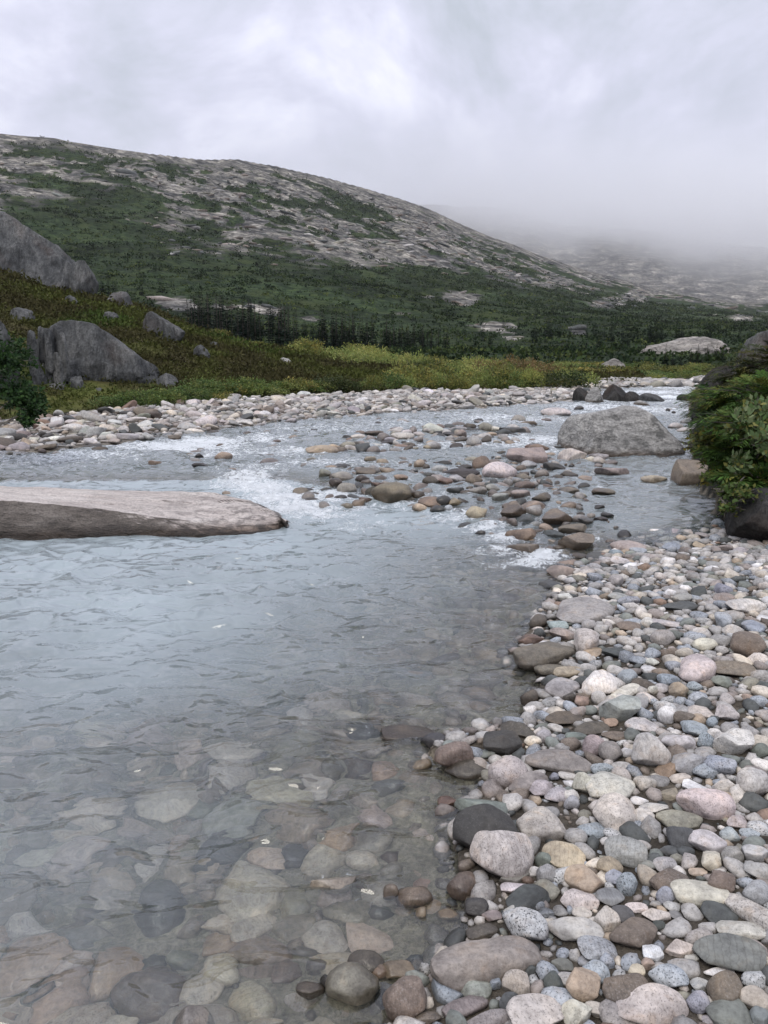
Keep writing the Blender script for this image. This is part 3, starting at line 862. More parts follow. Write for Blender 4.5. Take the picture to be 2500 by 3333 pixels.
def fit_stone(px, py, w, h, tilt, kd, inwater=False, depth=None, deep=False):
    """from the outline a stone has in the photograph (pixels) to its place and half sizes on the ground"""
    lift = 0.0
    for _ in range(3):
        p = on_water(px, py, lift) if inwater else on_ground(px, py, lift)
        v = np.array([p[0], p[1], p[2] - CAM_H]); d = np.linalg.norm(v)
        ax = v[1] * CP - v[2] * SP
        ph = math.asin(-v[2] / d)
        a = w / 2 * ax / F; hw = h / 2 * ax / F
        k = depth or {'R': .9, 'O': .8, 'L': .55, 'S': .75, 'A': .8, 'B': .8}[kd]
        b = a * k
        th = rad(tilt); sph = max(math.sin(ph), 0.30)
        yaw = math.atan2(math.sin(th) / sph * 0.8, math.cos(th)) if abs(tilt) > 3 else 0.0
        if abs(yaw) > 0.2:
            a = a / max(0.72, math.cos(yaw) + k * abs(math.sin(yaw)) * 0.4)
            b = a * k
        beff = b * abs(math.cos(yaw)) + 0.6 * a * abs(math.sin(yaw))
        if beff * math.sin(ph) > hw * 0.85:
            s = hw * 0.85 / (beff * math.sin(ph)); b *= max(s, 0.45)
            beff *= s
        c = math.sqrt(max(hw ** 2 - (beff * math.sin(ph)) ** 2, 1e-8)) / math.cos(ph)
        c = min(max(c, 0.32 * min(a, b)), 1.0 * a)
        if inwater: c = c * 1.35
        lift = (0.28 if inwater else 0.55) * c
    return p, (a, b, c), yaw

def relation(dx, dy):
    if abs(dy) > 1.3 * abs(dx): return 'just behind' if dy > 0 else 'just in front of'
    if abs(dx) > 1.3 * abs(dy): return 'on the land side of' if dx > 0 else 'on the water side of'
    return ('behind and landward of' if dx > 0 else 'behind and streamward of') if dy > 0 else ('in front and landward of' if dx > 0 else 'in front and streamward of')

def clip_words(s, n=16):
    w = s.split()
    return ' '.join(w[:n])

def label_stones(items, marks, noun, place):
    """items: (object, size, colour words, shape word, x, y, own). marks: (name, x, y). A label that singles each stone out by look and by the marked stones next to it."""
    used = {}
    for o, size, colw, shp, x, y, own in items:
        if own:
            used[own] = o; o['label'] = own
    for o, size, colw, shp, x, y, own in items:
        if own: continue
        near = sorted(marks, key=lambda m: (m[1] - x) ** 2 + (m[2] - y) ** 2)
        near = [m for m in near if m[3] is not o][:6]
        cand = []
        base = f'{size} {colw} {shp} {noun}'
        for m in near[:3]:
            cand.append(f'{base} {relation(x - m[1], y - m[2])} the {m[0]}')
        for i in range(4):
            for j in range(i + 1, min(5, len(near))):
                cand.append(f'{colw} {shp} {noun} between the {near[i][0]} and the {near[j][0]}')
        for m in near[3:]:
            cand.append(f'{base} {relation(x - m[1], y - m[2])} the {m[0]}')
        for i in range(3):
            m = near[i]
            dd = math.hypot(m[1] - x, m[2] - y)
            step = 'a hand away from' if dd < .25 else ('a forearm away from' if dd < .5 else ('a long stride from' if dd < 1.2 else 'well away from'))
            cand.append(f'{base} {step} the {m[0]}')
        lab = None
        for c in cand:
            if 4 <= len(c.split()) <= 16 and c not in used:
                lab = c; break
        if lab is None: lab = clip_words(f'{base} {place}')
        used[lab] = o; o['label'] = lab

# ------------------------------------------------------------------ stones traced one by one from the photograph
# crop origins and scales: pixels of the photograph = origin + pixels of the crop / scale
CROP = {'5': (0, 2300, 1.3272), '6': (1250, 1900, 1.3272), '7': (1250, 2600, 1.3272), '4': (1250, 1200, 1.3272), '8': (900, 1200, 1.5082), '3': (0, 1200, 1.3272)}
# crop, centre x, y, width, height, tilt, colour, shape, name among its neighbours (only for the ones used as marks)
T = """5 1520 1215 230 165 15 olive O|olive brown stone with a pale back
5 1580 1110 155 78 0 brown O
5 1412 1198 66 62 10 dark R|small black stone in the shallows
5 1645 1152 90 60 20 tan O
5 1440 770 200 70 5 beige S
5 1340 1230 120 60 0 wet S
7 435 145 285 200 12 dark O|mottled dark brown boulder
7 675 110 195 140 5 pink R|pale pink boulder
7 515 240 270 225 12 pink R|rosy granite boulder
6 435 965 255 90 -4 green S|green grey slab
7 555 328 145 80 25 mauve A
7 775 250 190 108 -10 peach O|peach oval cobble
7 700 328 82 78 0 grey R
7 692 265 80 90 -20 green O
7 870 352 166 115 0 tan R|tan round cobble
7 975 297 105 80 5 tan O
7 1008 343 100 72 10 blue R
7 1053 374 90 85 0 blue R
7 1045 227 185 120 -15 grey O|large light grey cobble
7 905 135 132 66 -5 blue O
6 1000 990 190 150 25 pale R|pale grey boulder
7 1280 95 185 85 5 olive O|olive oval cobble
6 1390 955 235 130 -12 pink L|long pinkish cobble
7 1285 170 122 96 0 slate R
7 1395 190 152 92 0 pale O
7 1410 272 98 82 10 beige B|cream block
7 1500 246 96 76 0 grey R
7 1605 242 112 72 0 grey S
7 1620 312 112 82 10 grey R
7 1240 362 162 112 30 brown A|brown angular stone
7 1455 365 122 92 0 brown B
7 1365 412 236 106 -5 beige L|notched beige cobble
7 1356 316 76 36 -5 peach O
7 1612 408 112 92 0 grey R
7 1590 490 190 100 -50 pink L|slanting pink stone
7 1450 492 142 78 0 slate A
7 1550 570 212 82 -6 pale O|long pale cobble
7 1490 678 300 140 -14 green S|dark green grey slab
7 1450 748 132 42 0 white O
7 1225 770 156 96 0 blue O|blue grey oval cobble
7 1160 672 92 62 0 white B|small white cobble
7 1275 645 132 66 8 beige A
7 1080 580 212 126 8 brown O|earthy brown boulder
7 920 650 166 96 0 blue O|speckled blue cobble
7 820 566 240 106 -6 grey O|long light grey cobble
7 610 546 205 142 -12 speck O|black and white cobble
7 575 490 116 62 5 pale O
7 620 432 210 112 12 slate O|slate dark cobble
7 845 438 160 78 0 pink B
7 975 426 122 72 0 green O
7 960 526 106 96 0 pink A|pinkish white stone
7 440 700 490 190 10 mauve L|long mauve boulder
7 560 382 120 50 8 white B
7 340 386 136 102 5 brown R|wet brown round cobble
7 400 468 102 82 0 dark R
7 466 506 86 46 0 grey O
7 425 577 146 72 12 wet O
7 405 610 102 38 0 pink O
7 130 430 156 92 0 brown O|brown cobble standing in water
7 30 412 66 62 0 brown R
7 160 505 44 86 80 tan O
7 275 512 100 52 0 tan O
7 65 745 130 76 5 tan A
7 90 870 186 162 0 brown R|big olive brown cobble
7 260 835 152 90 -32 blue S
7 395 822 136 88 0 grey R
7 350 905 206 90 20 mauve L|tilted brown cobble
7 180 946 132 52 0 brown O
7 460 958 230 70 5 grey O
7 655 935 250 140 10 pink A|pink granite block
7 570 812 122 112 10 pink B
7 545 890 92 90 0 slate A
7 855 806 156 122 5 tan B|tan grey block
7 730 790 82 76 0 slate R
7 770 720 92 62 -8 green O
7 915 752 112 82 0 blue R
7 960 702 62 56 0 blue A
7 635 740 72 56 0 slate A
7 835 927 126 96 0 beige B
7 925 915 112 62 -8 beige S
7 1050 830 202 132 0 brown O
7 1155 892 306 140 0 pink O|big pink granite cobble
7 1358 880 96 76 0 blue R
7 1370 806 92 56 0 grey A
7 1480 830 152 126 0 brown R|brown grey cobble
7 1600 780 122 86 0 speck R
7 1490 930 182 110 0 green R|dark green round cobble
7 1605 876 128 102 0 beige O
7 1625 942 86 72 0 green R
7 855 497 82 50 0 pink O
7 1090 746 72 46 0 peach S
7 1140 714 56 46 0 tan A
7 1175 500 112 66 0 pink A
7 1030 502 100 62 0 slate O
7 1090 470 96 40 0 pink O
7 1245 465 66 46 0 grey R
7 1215 420 76 72 0 blue R
7 1490 155 76 60 0 blue R
7 480 800 52 50 0 blue R
7 480 896 52 60 0 green R
7 660 460 66 46 0 blue R
7 1140 290 62 42 0 green O
7 1215 286 96 60 0 grey O
7 1230 226 80 42 0 slate O
7 1305 232 72 46 0 slate O
7 700 490 80 44 0 blue A
7 760 486 66 44 0 grey R
7 1190 548 60 42 0 slate R
7 1260 505 60 34 0 green O
7 870 700 66 40 0 blue R
7 1330 690 60 36 0 grey O
7 1410 955 70 36 0 pale O
7 990 800 40 40 0 beige R
7 1110 950 90 50 0 pale O
7 1580 150 80 44 0 blue O
7 1530 105 90 54 0 pink A
7 1600 85 76 44 0 pink O
6 300 738 166 112 0 brown R|mottled brown round cobble
6 350 815 172 96 -5 wet O|dark wet oval cobble
6 535 816 166 122 0 pink R|pinkish brown round cobble
6 510 692 166 98 0 dark B|dark brown block
6 220 686 112 66 5 slate O
6 580 635 166 60 -18 wet S|peaked brown slab
6 640 686 78 56 15 beige O
6 400 777 102 56 -20 beige O
6 765 762 302 102 -10 mauve S|broad mauve slab
6 615 862 192 84 25 mauve O|leaning brown cobble
6 680 886 126 78 22 grey O
6 750 913 116 60 0 grey O
6 867 866 106 92 0 beige R|beige round cobble
6 975 880 215 130 30 pale O|large pale boulder
6 905 705 112 92 20 mauve R
6 982 727 116 92 15 mauve R
6 1150 727 158 152 0 pale R|pale pink round boulder
6 1272 690 142 96 -15 pale O
6 1220 800 102 56 35 rust A
6 1320 766 162 96 8 grey A
6 1450 782 124 92 -32 blue O|smooth blue grey cobble
6 1390 810 112 62 0 blue O
6 1340 628 116 70 -32 blue O
6 1395 685 80 86 0 blue R
6 1510 692 162 122 0 pale B|square pale block
6 1625 722 72 60 0 green R
6 1605 862 152 122 0 pale R|big pale cobble
6 1475 872 106 80 -15 pale A
6 1345 880 116 60 -10 white B
6 1280 840 86 46 0 beige O
6 1130 865 92 60 0 grey O
6 1022 547 176 122 0 grey B|cracked pale grey block
6 1115 617 146 76 22 pale O
6 1000 662 122 46 -8 brown S
6 1225 571 82 70 0 white R|bluish white cobble
6 1300 582 96 60 10 brown S
6 1370 558 122 52 -22 pink S
6 1480 560 96 70 0 pale R
6 930 437 152 106 0 white R|large white cobble
6 772 452 146 84 28 grey O|leaning grey cobble
6 790 382 132 50 8 tan L
6 728 372 162 60 14 brown L
6 682 306 292 112 16 brown L|long grey brown boulder
6 640 240 122 58 0 rust A
6 770 220 106 56 0 mauve B
6 665 165 76 60 0 wet R
6 850 122 290 100 14 mauve S|big mauve slab
6 890 182 72 56 0 grey R
6 876 250 90 108 70 pale O|upright pale cobble
6 806 166 76 46 0 green A
6 1055 190 106 44 -8 brown S
6 1135 170 52 50 0 pale R
6 1230 172 152 38 -10 pink L
6 1280 100 156 36 4 slate L|long dark slate stone
6 1562 97 156 66 0 pale O|pale boulder
6 1490 372 212 66 -8 brown S|brown grey slab
6 1640 440 80 30 0 slate S
6 1055 406 86 60 0 blue R
6 1040 470 152 46 20 beige L
6 1120 435 96 46 0 wet A
6 1276 462 82 72 0 tan R|tan speckled cobble
6 1345 446 66 46 0 blue R
6 1230 420 92 56 0 blue O
6 905 297 82 42 22 tan A
6 1000 300 112 40 0 slate S
6 1100 332 76 36 0 blue O
6 1250 355 66 40 0 blue O
6 1330 356 60 40 0 white R
6 1160 340 56 36 0 pale O
6 895 630 172 50 10 wet S
6 775 587 176 60 8 wet S|low wet slab
6 852 510 76 56 12 tan B
6 625 497 76 60 0 wet A|brown stone alone in the shallows
6 275 942 82 40 5 rust S
6 945 802 96 60 0 blue O
6 800 830 92 36 0 pale O
6 1620 510 72 50 0 blue O
6 1575 495 52 36 0 tan A
6 830 660 90 46 0 green O
6 690 660 66 56 0 grey R
6 735 835 44 34 0 blue R
6 800 495 50 50 0 wet A
6 1160 460 46 50 0 pale R
6 1200 455 50 46 0 pale R
6 1460 425 80 56 0 green R
6 980 600 60 40 0 tan R
6 810 950 66 62 0 grey R
6 1165 965 120 56 5 pale A
6 1230 910 110 50 12 tan S
6 1420 600 50 40 0 blue R
6 1585 645 80 60 0 grey R"""
WAKES = []
BEACH_ITEMS, BEACH_MARKS = [], []
rs = np.random.default_rng(21)
for line in T.split('\n'):
    a, _, mark = line.partition('|')
    q = a.split()
    ox, oy, sc = CROP[q[0]]
    cx, cy, w, h, tl = (float(v) for v in q[1:6])
    px, py, w, h = ox + cx / sc, oy + cy / sc, w / sc, h / sc
    inw = float(poly_sd(BEACH, *[[v] for v in on_water(px, py + h * .3)[:2]])[0]) < 0.02
    p, half, yaw = fit_stone(px, py, w * 1.04, h * 1.06, tl, q[7], inw)
    o = put_stone('cobble', q[7], q[6], M_STONE, p, half, yaw, rs, 4 if w > 60 else 3, 0.07)
    tag(o, cat='stone', group='cobbles of the beach')
    size = 'big' if half[0] > .085 else ('' if half[0] > .045 else 'small')
    own = f'{mark} ' + ('at the edge of the water' if inw or q[6] in ('wet', 'dark') else 'lying on the cobble beach') if mark else None
    BEACH_ITEMS.append([o, size, COLS[q[6]][1], SHAPE_WORD[q[7]], p[0], p[1], own])
    if mark: BEACH_MARKS.append((mark, p[0], p[1], o))
    STONES.append((p[0], p[1], 0.5 * (half[0] + half[1])))
    if inw and w > 50 and half[0] > .05: WAKES.append((p[0], p[1], half[0] * 1.1, 0.12))

class Spacer:
    def __init__(s, cell=0.25):
        s.c = cell; s.g = {}
    def add(s, x, y, r):
        s.g.setdefault((int(x // s.c), int(y // s.c)), []).append((x, y, r))
    def free(s, x, y, r, k):
        i, j = int(x // s.c), int(y // s.c)
        for a in (-1, 0, 1):
            for b in (-1, 0, 1):
                for (u, v, w) in s.g.get((i + a, j + b), ()):
                    if (u - x) ** 2 + (v - y) ** 2 < (k * (w + r)) ** 2: return False
        return True
SPB = Spacer()
for s_ in STONES: SPB.add(*s_)

def in_frame(x, y, z=0.05, m=0.03):
    d = y * CP - (z - CAM_H) * SP
    if d <= 0.2: return False
    u = x / d * F / 2500; v = (y * SP + (z - CAM_H) * CP) / d * F / 3333
    return abs(u) < .5 + m and abs(v) < .5 + m

BEACH_COL = ['grey'] * 34 + ['pale'] * 20 + ['blue'] * 16 + ['slate'] * 11 + ['pink'] * 8 + ['mauve'] * 8 + ['beige'] * 8 + ['tan'] * 3 + ['brown'] * 7 + ['green'] * 8 + ['white'] * 4 + ['speck'] * 4 + ['olive'] * 3 + ['rust'] * 1
# further cobbles between the traced ones, largest first
n_more = 0
tries = 0
cand = []
while len(cand) < 5000 and tries < 60000:
    tries += 1
    Y = 1.35 + 5.2 * rs.random() ** 1.2; X = rs.uniform(-0.3, 4.2)
    if in_frame(X, Y): cand.append((X, Y))
cand = np.array(cand)
csd = poly_sd(BEACH, cand[:, 0], cand[:, 1])
sizes = np.sort(rs.lognormal(math.log(0.036), 0.36, len(cand)))[::-1]
gzc = ground_z(cand[:, 0], cand[:, 1])
for (X, Y), sd, r, g in zip(cand, csd, sizes, gzc):
    if n_more >= 300 - len(BEACH_ITEMS): break
    r = min(r * (0.8 + 0.10 * min(Y, 3.2)), 0.085 if Y < 3.4 else .055)
    if sd < 0.04 or not SPB.free(X, Y, r, 0.85): continue
    kd = rs.choice(list('ROOSSSAAABBL'))
    colr = rs.choice(BEACH_COL)
    half = (r * rs.uniform(1.0, 1.3), r * rs.uniform(.75, 1.0), r * rs.uniform(.45, .72))
    o = put_stone('cobble', kd, colr, M_STONE, (X, Y, g + .45 * half[2]), half, rs.uniform(0, 6.28), rs, 3, 0.15)
    tag(o, cat='stone', group='cobbles of the beach')
    BEACH_ITEMS.append([o, 'small' if r < .045 else '', COLS[colr][1], SHAPE_WORD[kd], X, Y, None])
    SPB.add(X, Y, r); n_more += 1
label_stones(BEACH_ITEMS, BEACH_MARKS, 'cobble', 'among the other cobbles of the beach')

# ------------------------------------------------------------------ loose stones past counting, joined into one mesh
LOW = {1: [stone_shape(900 + i, k, 1, 0.6)[0] for i, k in enumerate('RROOSSAAB')], 2: [stone_shape(950 + i, k, 2, 0.8)[0] for i, k in enumerate('RROOSSAAB')]}
def stones_mesh(name, recs, mat, rs):
    """recs: x, y, z, half a, b, c, yaw, colour key, subdivision"""
    V, Fc, K = [], [], []; n = 0
    for x, y, z, a, b, c, yaw, colr, sub in recs:
        bank = LOW[sub]; v = bank[int(rs.integers(len(bank)))] * (a, b, c)
        t1, t2 = rs.normal(0, .2, 2)
        v = v @ np.array([[1, 0, t1], [0, 1, t2], [-t1, -t2, 1]]).T
        cs, sn = math.cos(yaw), math.sin(yaw)
        v = np.stack([v[:, 0] * cs - v[:, 1] * sn + x, v[:, 0] * sn + v[:, 1] * cs + y, v[:, 2] + z], 1)
        V.append(v); Fc.append(ICO[sub][1] + n); n += len(v)
        cc, _, sp = COLS[colr]; j = 1 + rs.normal() * .16
        K.append(np.tile((cc[0] * j, cc[1] * j, cc[2] * j, min(1, sp)), (len(v), 1)))
    return mesh_np(name, np.concatenate(V), np.concatenate(Fc), mat, np.concatenate(K))

def scatter(n, xr, yr, ybias, size, sig, spacer, k, test, rmax, farsize=0.0):
    """candidates by size, largest first, kept where there is room"""
    X = rs.uniform(xr[0], xr[1], n); Y = yr[0] + (yr[1] - yr[0]) * rs.random(n) ** ybias
    ok = test(X, Y); X, Y = X[ok], Y[ok]
    r = np.sort(np.minimum(rs.lognormal(math.log(size), sig, len(X)), rmax))[::-1]
    out = []
    for x, y, q in zip(X, Y, r):
        q = q * (1 + farsize * y)
        if spacer.free(x, y, q, k):
            spacer.add(x, y, q); out.append((x, y, q))
    return np.array(out)

def frame_mask(X, Y, m=0.12, right=0.0):
    d = Y * CP + (CAM_H - .05) * SP
    return (X / d * F / 2500 < .5 + m + right) & (X / d * F / 2500 > -.5 - m) & (np.abs((Y * SP - (CAM_H - .05) * CP) / d * F / 3333) < .5 + m)

pb = scatter(90000, (-.3, 6.0), (1.2, 7.2), 1.15, 0.0125, 0.55, SPB, 0.72, lambda X, Y: frame_mask(X, Y, .12, .22) & (poly_sd(BEACH, X, Y) > -0.05) & ((poly_sd(BEACH, X, Y) > 0.04) | (X < 2.2)), 0.030, 0.10)
pb2 = scatter(9000, (-.1, 7.0), (.35, 7.5), 1.0, 0.042, 0.35, SPB, 0.74, lambda X, Y: (poly_sd(BEACH, X, Y) > 0.06) & ~frame_mask(X, Y, .10, .20), 0.075, 0.0)
pb = np.concatenate([pb, pb2])
gg = ground_z(pb[:, 0], pb[:, 1])
recs = []
for (x, y, q), g in zip(pb, gg):
    pxs = q * F / y
    c = q * rs.uniform(.4, .75)
    recs.append((x, y, g + .35 * c, q * rs.uniform(1, 1.4), q * rs.uniform(.75, 1), c, rs.uniform(0, 6.28), rs.choice(BEACH_COL), 2 if pxs > 26 else 1))
print('beach pebbles', len(recs))
tag(link('beach_pebbles', stones_mesh('beach_pebbles', recs, M_GRAVEL, rs)), 'small mixed pebbles filling the gaps of the cobble beach', 'pebbles', kind='stuff')
# ------------------------------------------------------------------ rocks standing in the stream, traced
RT = """8 565 627 195 92 -3 brown O|big wet dome rock
8 1095 517 168 82 8 pale O|pale rock like a loaf
8 905 518 180 40 -5 dark L|long dark wet rock
8 1008 476 92 66 0 brown R|steep grey brown rock
8 1230 440 192 78 -4 mauve B|grey brown block rock
8 1450 440 148 66 -8 pink B|pinkish block rock
8 325 540 118 48 -8 olive O|olive brown rock
8 240 522 62 42 0 olive A
8 290 568 66 42 0 wet O
8 345 596 96 52 0 olive R|tan rock in the foam
8 440 515 102 36 -6 brown S|brown flat rock
8 425 546 76 36 0 wet O
8 120 608 76 36 0 brown R
8 240 601 72 26 0 dark O
8 500 572 82 26 -10 rust S
8 460 612 52 52 0 wet A
8 755 560 82 46 -5 wet O
8 830 556 72 30 0 rust O
8 885 546 82 36 10 grey O
8 970 552 86 52 0 brown O
8 925 488 76 30 0 dark A
8 800 496 82 36 0 grey O
8 750 525 82 22 0 dark S
8 1210 536 72 30 0 brown O
8 1302 522 72 40 0 mauve R
8 1362 490 112 40 -6 dark S
8 1240 478 76 36 -12 grey A
8 1220 576 102 40 5 brown O
8 880 601 82 30 0 slate S
8 985 602 92 36 0 mauve O
8 1040 580 42 30 0 slate R
8 1506 579 66 26 0 dark R|small black rock in the calm channel
8 1430 601 102 22 0 brown S
8 1610 609 102 22 0 brown S
8 705 686 72 36 0 tan O
8 750 661 102 36 0 rust O
8 820 656 76 46 0 dark R
8 875 661 62 36 18 tan A
8 845 690 42 30 0 blue R
8 905 575 52 22 0 wet O
8 650 640 60 30 0 wet O
4 400 630 92 52 0 tan B|tan blocky rock
4 560 622 122 62 12 brown A|brown split rock
4 745 650 142 62 14 brown A|tilted brown rock
4 615 656 82 36 -12 slate S|blue slate flat rock
4 655 680 52 30 0 grey O
4 155 604 66 30 0 tan O
4 205 581 112 36 0 rust O
4 610 786 146 54 8 brown A|brown wedge rock
4 832 760 152 72 -3 brown B|large brown rock
4 1055 781 158 56 -8 mauve O|smooth grey brown rock
4 770 886 132 54 -3 mauve B|grey rock with flat top
4 790 850 102 42 0 tan O
4 732 941 132 34 -6 slate S|dark flat slate rock
4 590 722 132 56 -14 rust A
4 820 695 132 30 6 brown S
4 740 722 110 34 -6 slate S
4 700 690 60 30 0 tan O
4 850 655 70 34 0 grey O
4 880 662 90 26 0 slate S
4 940 655 60 24 0 dark S
4 930 599 42 16 0 dark S
4 800 593 72 26 0 tan O
4 965 631 52 12 0 dark S
4 790 525 82 22 0 dark S
4 945 535 96 20 0 brown S
4 985 449 142 22 -4 mauve S|low flat rock awash
4 1165 479 108 30 0 tan O|orange brown rock awash
4 870 478 70 16 0 tan S
4 1310 470 158 104 25 brown A|mauve boulder under the bush
4 505 560 80 34 10 grey S
4 590 545 90 32 6 mauve S
4 680 562 80 36 -4 brown A
4 640 600 110 40 0 tan O
4 540 600 60 28 0 brown O
4 470 520 60 30 0 grey O
4 920 820 120 34 14 slate S
4 850 815 80 26 0 wet S
4 960 842 70 40 0 pale O
4 1075 852 110 50 -4 tan S
4 1145 815 52 40 40 pale O
4 840 905 60 30 0 wet A
4 905 860 90 36 0 dark S
4 930 405 60 36 0 pale O
4 880 398 60 26 0 beige A
4 975 409 60 18 0 mauve S
4 925 380 90 14 -4 grey S
4 670 345 90 28 0 rust O
4 750 343 44 14 0 dark S
4 740 195 122 34 0 pale O|pale boulder in fast water
4 700 222 46 12 0 brown S
4 580 222 60 32 0 mauve R|grey round rock upstream
4 625 238 70 12 0 brown S
4 215 266 96 44 0 pale O
4 330 284 52 32 0 mauve A
4 555 272 118 28 -8 dark S|long dark ledge rock
4 1000 255 40 16 0 dark S
4 840 172 44 14 0 dark R
4 1128 205 36 10 0 brown R
4 1226 182 20 16 0 dark R|small black rock in the far current
4 1252 190 18 10 0 dark R
4 1262 252 60 26 0 pale R
4 1330 228 110 26 0 grey S
4 1290 268 70 18 0 pale S
4 1350 262 60 36 0 pale O
8 225 404 156 42 -3 tan O|tan humped rock
8 282 386 62 22 0 tan O
8 650 376 64 22 0 brown O
8 765 371 64 28 -8 tan O
8 884 386 64 30 0 dark R
8 905 351 64 20 0 wet S
8 740 387 40 16 0 tan O
8 762 306 84 38 6 pale O|pale rock on the stone island
8 902 322 58 32 0 mauve A
8 800 290 52 26 0 brown R
8 950 287 62 24 0 wet O
8 990 256 52 16 0 dark S
8 890 300 90 24 0 grey O
8 620 335 112 32 4 pale O
8 402 336 72 22 0 pale O
8 350 335 52 14 0 dark S
8 382 371 62 20 0 wet O
8 492 379 72 16 0 pale S
8 472 396 56 18 0 dark O
8 542 366 62 18 0 dark S
8 480 320 92 16 0 wet S
8 560 350 60 22 0 grey O
8 410 318 50 20 0 brown R
8 585 295 60 16 0 grey O
8 640 315 50 22 0 pale R
8 700 325 60 22 0 pale O
8 845 325 60 18 0 dark S
8 1020 285 70 14 0 wet S
8 1050 325 60 18 0 tan S
8 1080 300 50 24 0 pale A
8 970 305 60 18 0 dark S
8 1240 385 40 18 0 rust O
8 1290 388 90 24 0 rust O|rusty rock by the great boulder
8 1000 265 60 14 0 mauve O
8 175 448 50 18 0 olive R
8 460 445 60 24 0 olive R
8 520 460 60 26 0 tan R
8 270 487 60 20 0 tan O
8 610 535 70 22 0 tan O
3 967 382 76 34 0 tan O|orange tan rock in the riffle
3 672 411 66 22 5 rust A|rusty pointed rock
3 868 421 70 22 0 dark A|dark pointed rock
3 402 338 78 16 0 dark S
3 432 352 72 22 0 wet O
3 320 264 108 38 6 pale O|pale rock at the end of the bar
3 326 226 74 32 0 mauve O
3 370 226 40 20 0 wet O
3 180 290 60 30 0 dark A
3 120 318 60 26 0 wet A
3 200 330 90 18 0 dark S
3 210 350 30 16 0 grey R
3 180 356 36 16 0 brown R
3 860 378 40 18 0 dark R
3 1000 437 50 14 0 tan O
3 1195 315 40 12 0 brown S
3 755 300 60 20 0 brown O
3 660 270 50 20 0 wet O
3 980 540 40 16 0 tan O
6 110 642 236 72 -3 wet L|long rusty rock awash near the beach
6 155 772 106 66 0 tan O|tan rock just under the water
6 100 388 215 40 0 grey S
7 160 920 40 20 0 tan O"""
RIVER_ITEMS, RIVER_MARKS = [], []
SPR = Spacer(0.5)
for line in RT.split('\n'):
    a, _, mark = line.partition('|')
    q = a.split()
    ox, oy, sc = CROP[q[0]]
    cx, cy, w, h, tl = (float(v) for v in q[1:6])
    px, py, w, h = ox + cx / sc, oy + cy / sc, w / sc, h / sc
    p, half, yaw = fit_stone(px, py, w * 1.05, h * 1.1, tl, q[7], True)
    shallow = q[0] in '67'
    if shallow: p[2] -= half[2] * (0.45 if q[6] == 'wet' else 0.6)
    o = put_stone('river_rock', q[7], q[6], M_STONE if shallow or p[2] < 0.06 else M_RIVER, p, half, yaw, rs, 4 if w > 70 else 3, 0.05)
    tag(o, cat='rock', group='rocks standing in the stream')
    size = 'big' if half[0] > .22 else ('' if half[0] > .11 else 'small')
    RIVER_ITEMS.append([o, size, COLS[q[6]][1], SHAPE_WORD[q[7]], p[0], p[1], f'{mark} standing in the stream' if mark else None])
    if mark: RIVER_MARKS.append((mark, p[0], p[1], o))
    SPR.add(p[0], p[1], 0.45 * (half[0] + half[1])); SPB.add(p[0], p[1], 0.45 * (half[0] + half[1]))
    if half[0] > .05 and not shallow: WAKES.append((p[0], p[1], max(half[0], half[1]) * 1.15, 0.34 if p[2] > .06 else .2))
label_stones(RIVER_ITEMS, RIVER_MARKS, 'river rock', 'among the other rocks in the riffle')

# small stones of the riffle and the island
RIFFLE = onwater([(640, 1062), (690, 1030), (780, 1015), (900, 1010), (1060, 985), (1240, 985), (1320, 1005), (1230, 1050), (1290, 1110), (1380, 1165), (1300, 1200), (1210, 1225), (1150, 1190), (1080, 1150), (960, 1103), (890, 1095), (800, 1088), (680, 1078)], UP * .7)
ISLAND = onwater([(720, 990), (750, 950), (900, 928), (1000, 915), (1140, 928), (1120, 958), (1000, 970), (880, 975)], UP)
RIVCOL = ['brown'] * 12 + ['mauve'] * 18 + ['wet'] * 10 + ['dark'] * 10 + ['tan'] * 10 + ['grey'] * 22 + ['pale'] * 10 + ['rust'] * 3 + ['slate'] * 10 + ['olive'] * 6
def inside(poly): return lambda X, Y: poly_sd(poly, X, Y) > 0
recs = []
for poly, n, sz, yr, rng_ in ((RIFFLE, 1900, .040, (5.6, 11.5), (-2, 5)), (ISLAND, 700, .065, (10.5, 17), (-1.5, 4))):
    a = scatter(n, rng_, yr, 1, sz, .45, SPR, .75, inside(poly), sz * 2.2)
    wz = water_z(a[:, 0], a[:, 1])
    for (x, y, q), z in zip(a, wz):
        c = q * rs.uniform(.5, .85)
        recs.append((x, y, z + c * rs.uniform(-.55, .45), q * rs.uniform(1, 1.5), q * rs.uniform(.75, 1), c, rs.uniform(0, 6.28), rs.choice(RIVCOL), 2))
# scattered heads elsewhere in the shallows
for _ in range(150):
    a_, b_ = rs.uniform(300, 1480), rs.uniform(872, 1010)
    p = on_water(a_ * D2S, b_ * D2S)
    q = rs.uniform(.05, .13)
    if SPR.free(p[0], p[1], q, 1.0) and poly_sd(BAR, [p[0]], [p[1]])[0] < -.2 and poly_sd(BANK, [p[0]], [p[1]])[0] < -.2:
        SPR.add(p[0], p[1], q)
        recs.append((p[0], p[1], p[2] - .3 * q * rs.uniform(.3, 1.6), q * 1.2, q, q * .55, rs.uniform(0, 6.28), rs.choice(RIVCOL), 2))
print('river stones', len(recs))
tag(link('riffle_stones', stones_mesh('riffle_stones', recs, M_RIVGRAVEL, rs)), 'small wet stones packed between the rocks of the riffle', 'stones', kind='stuff')

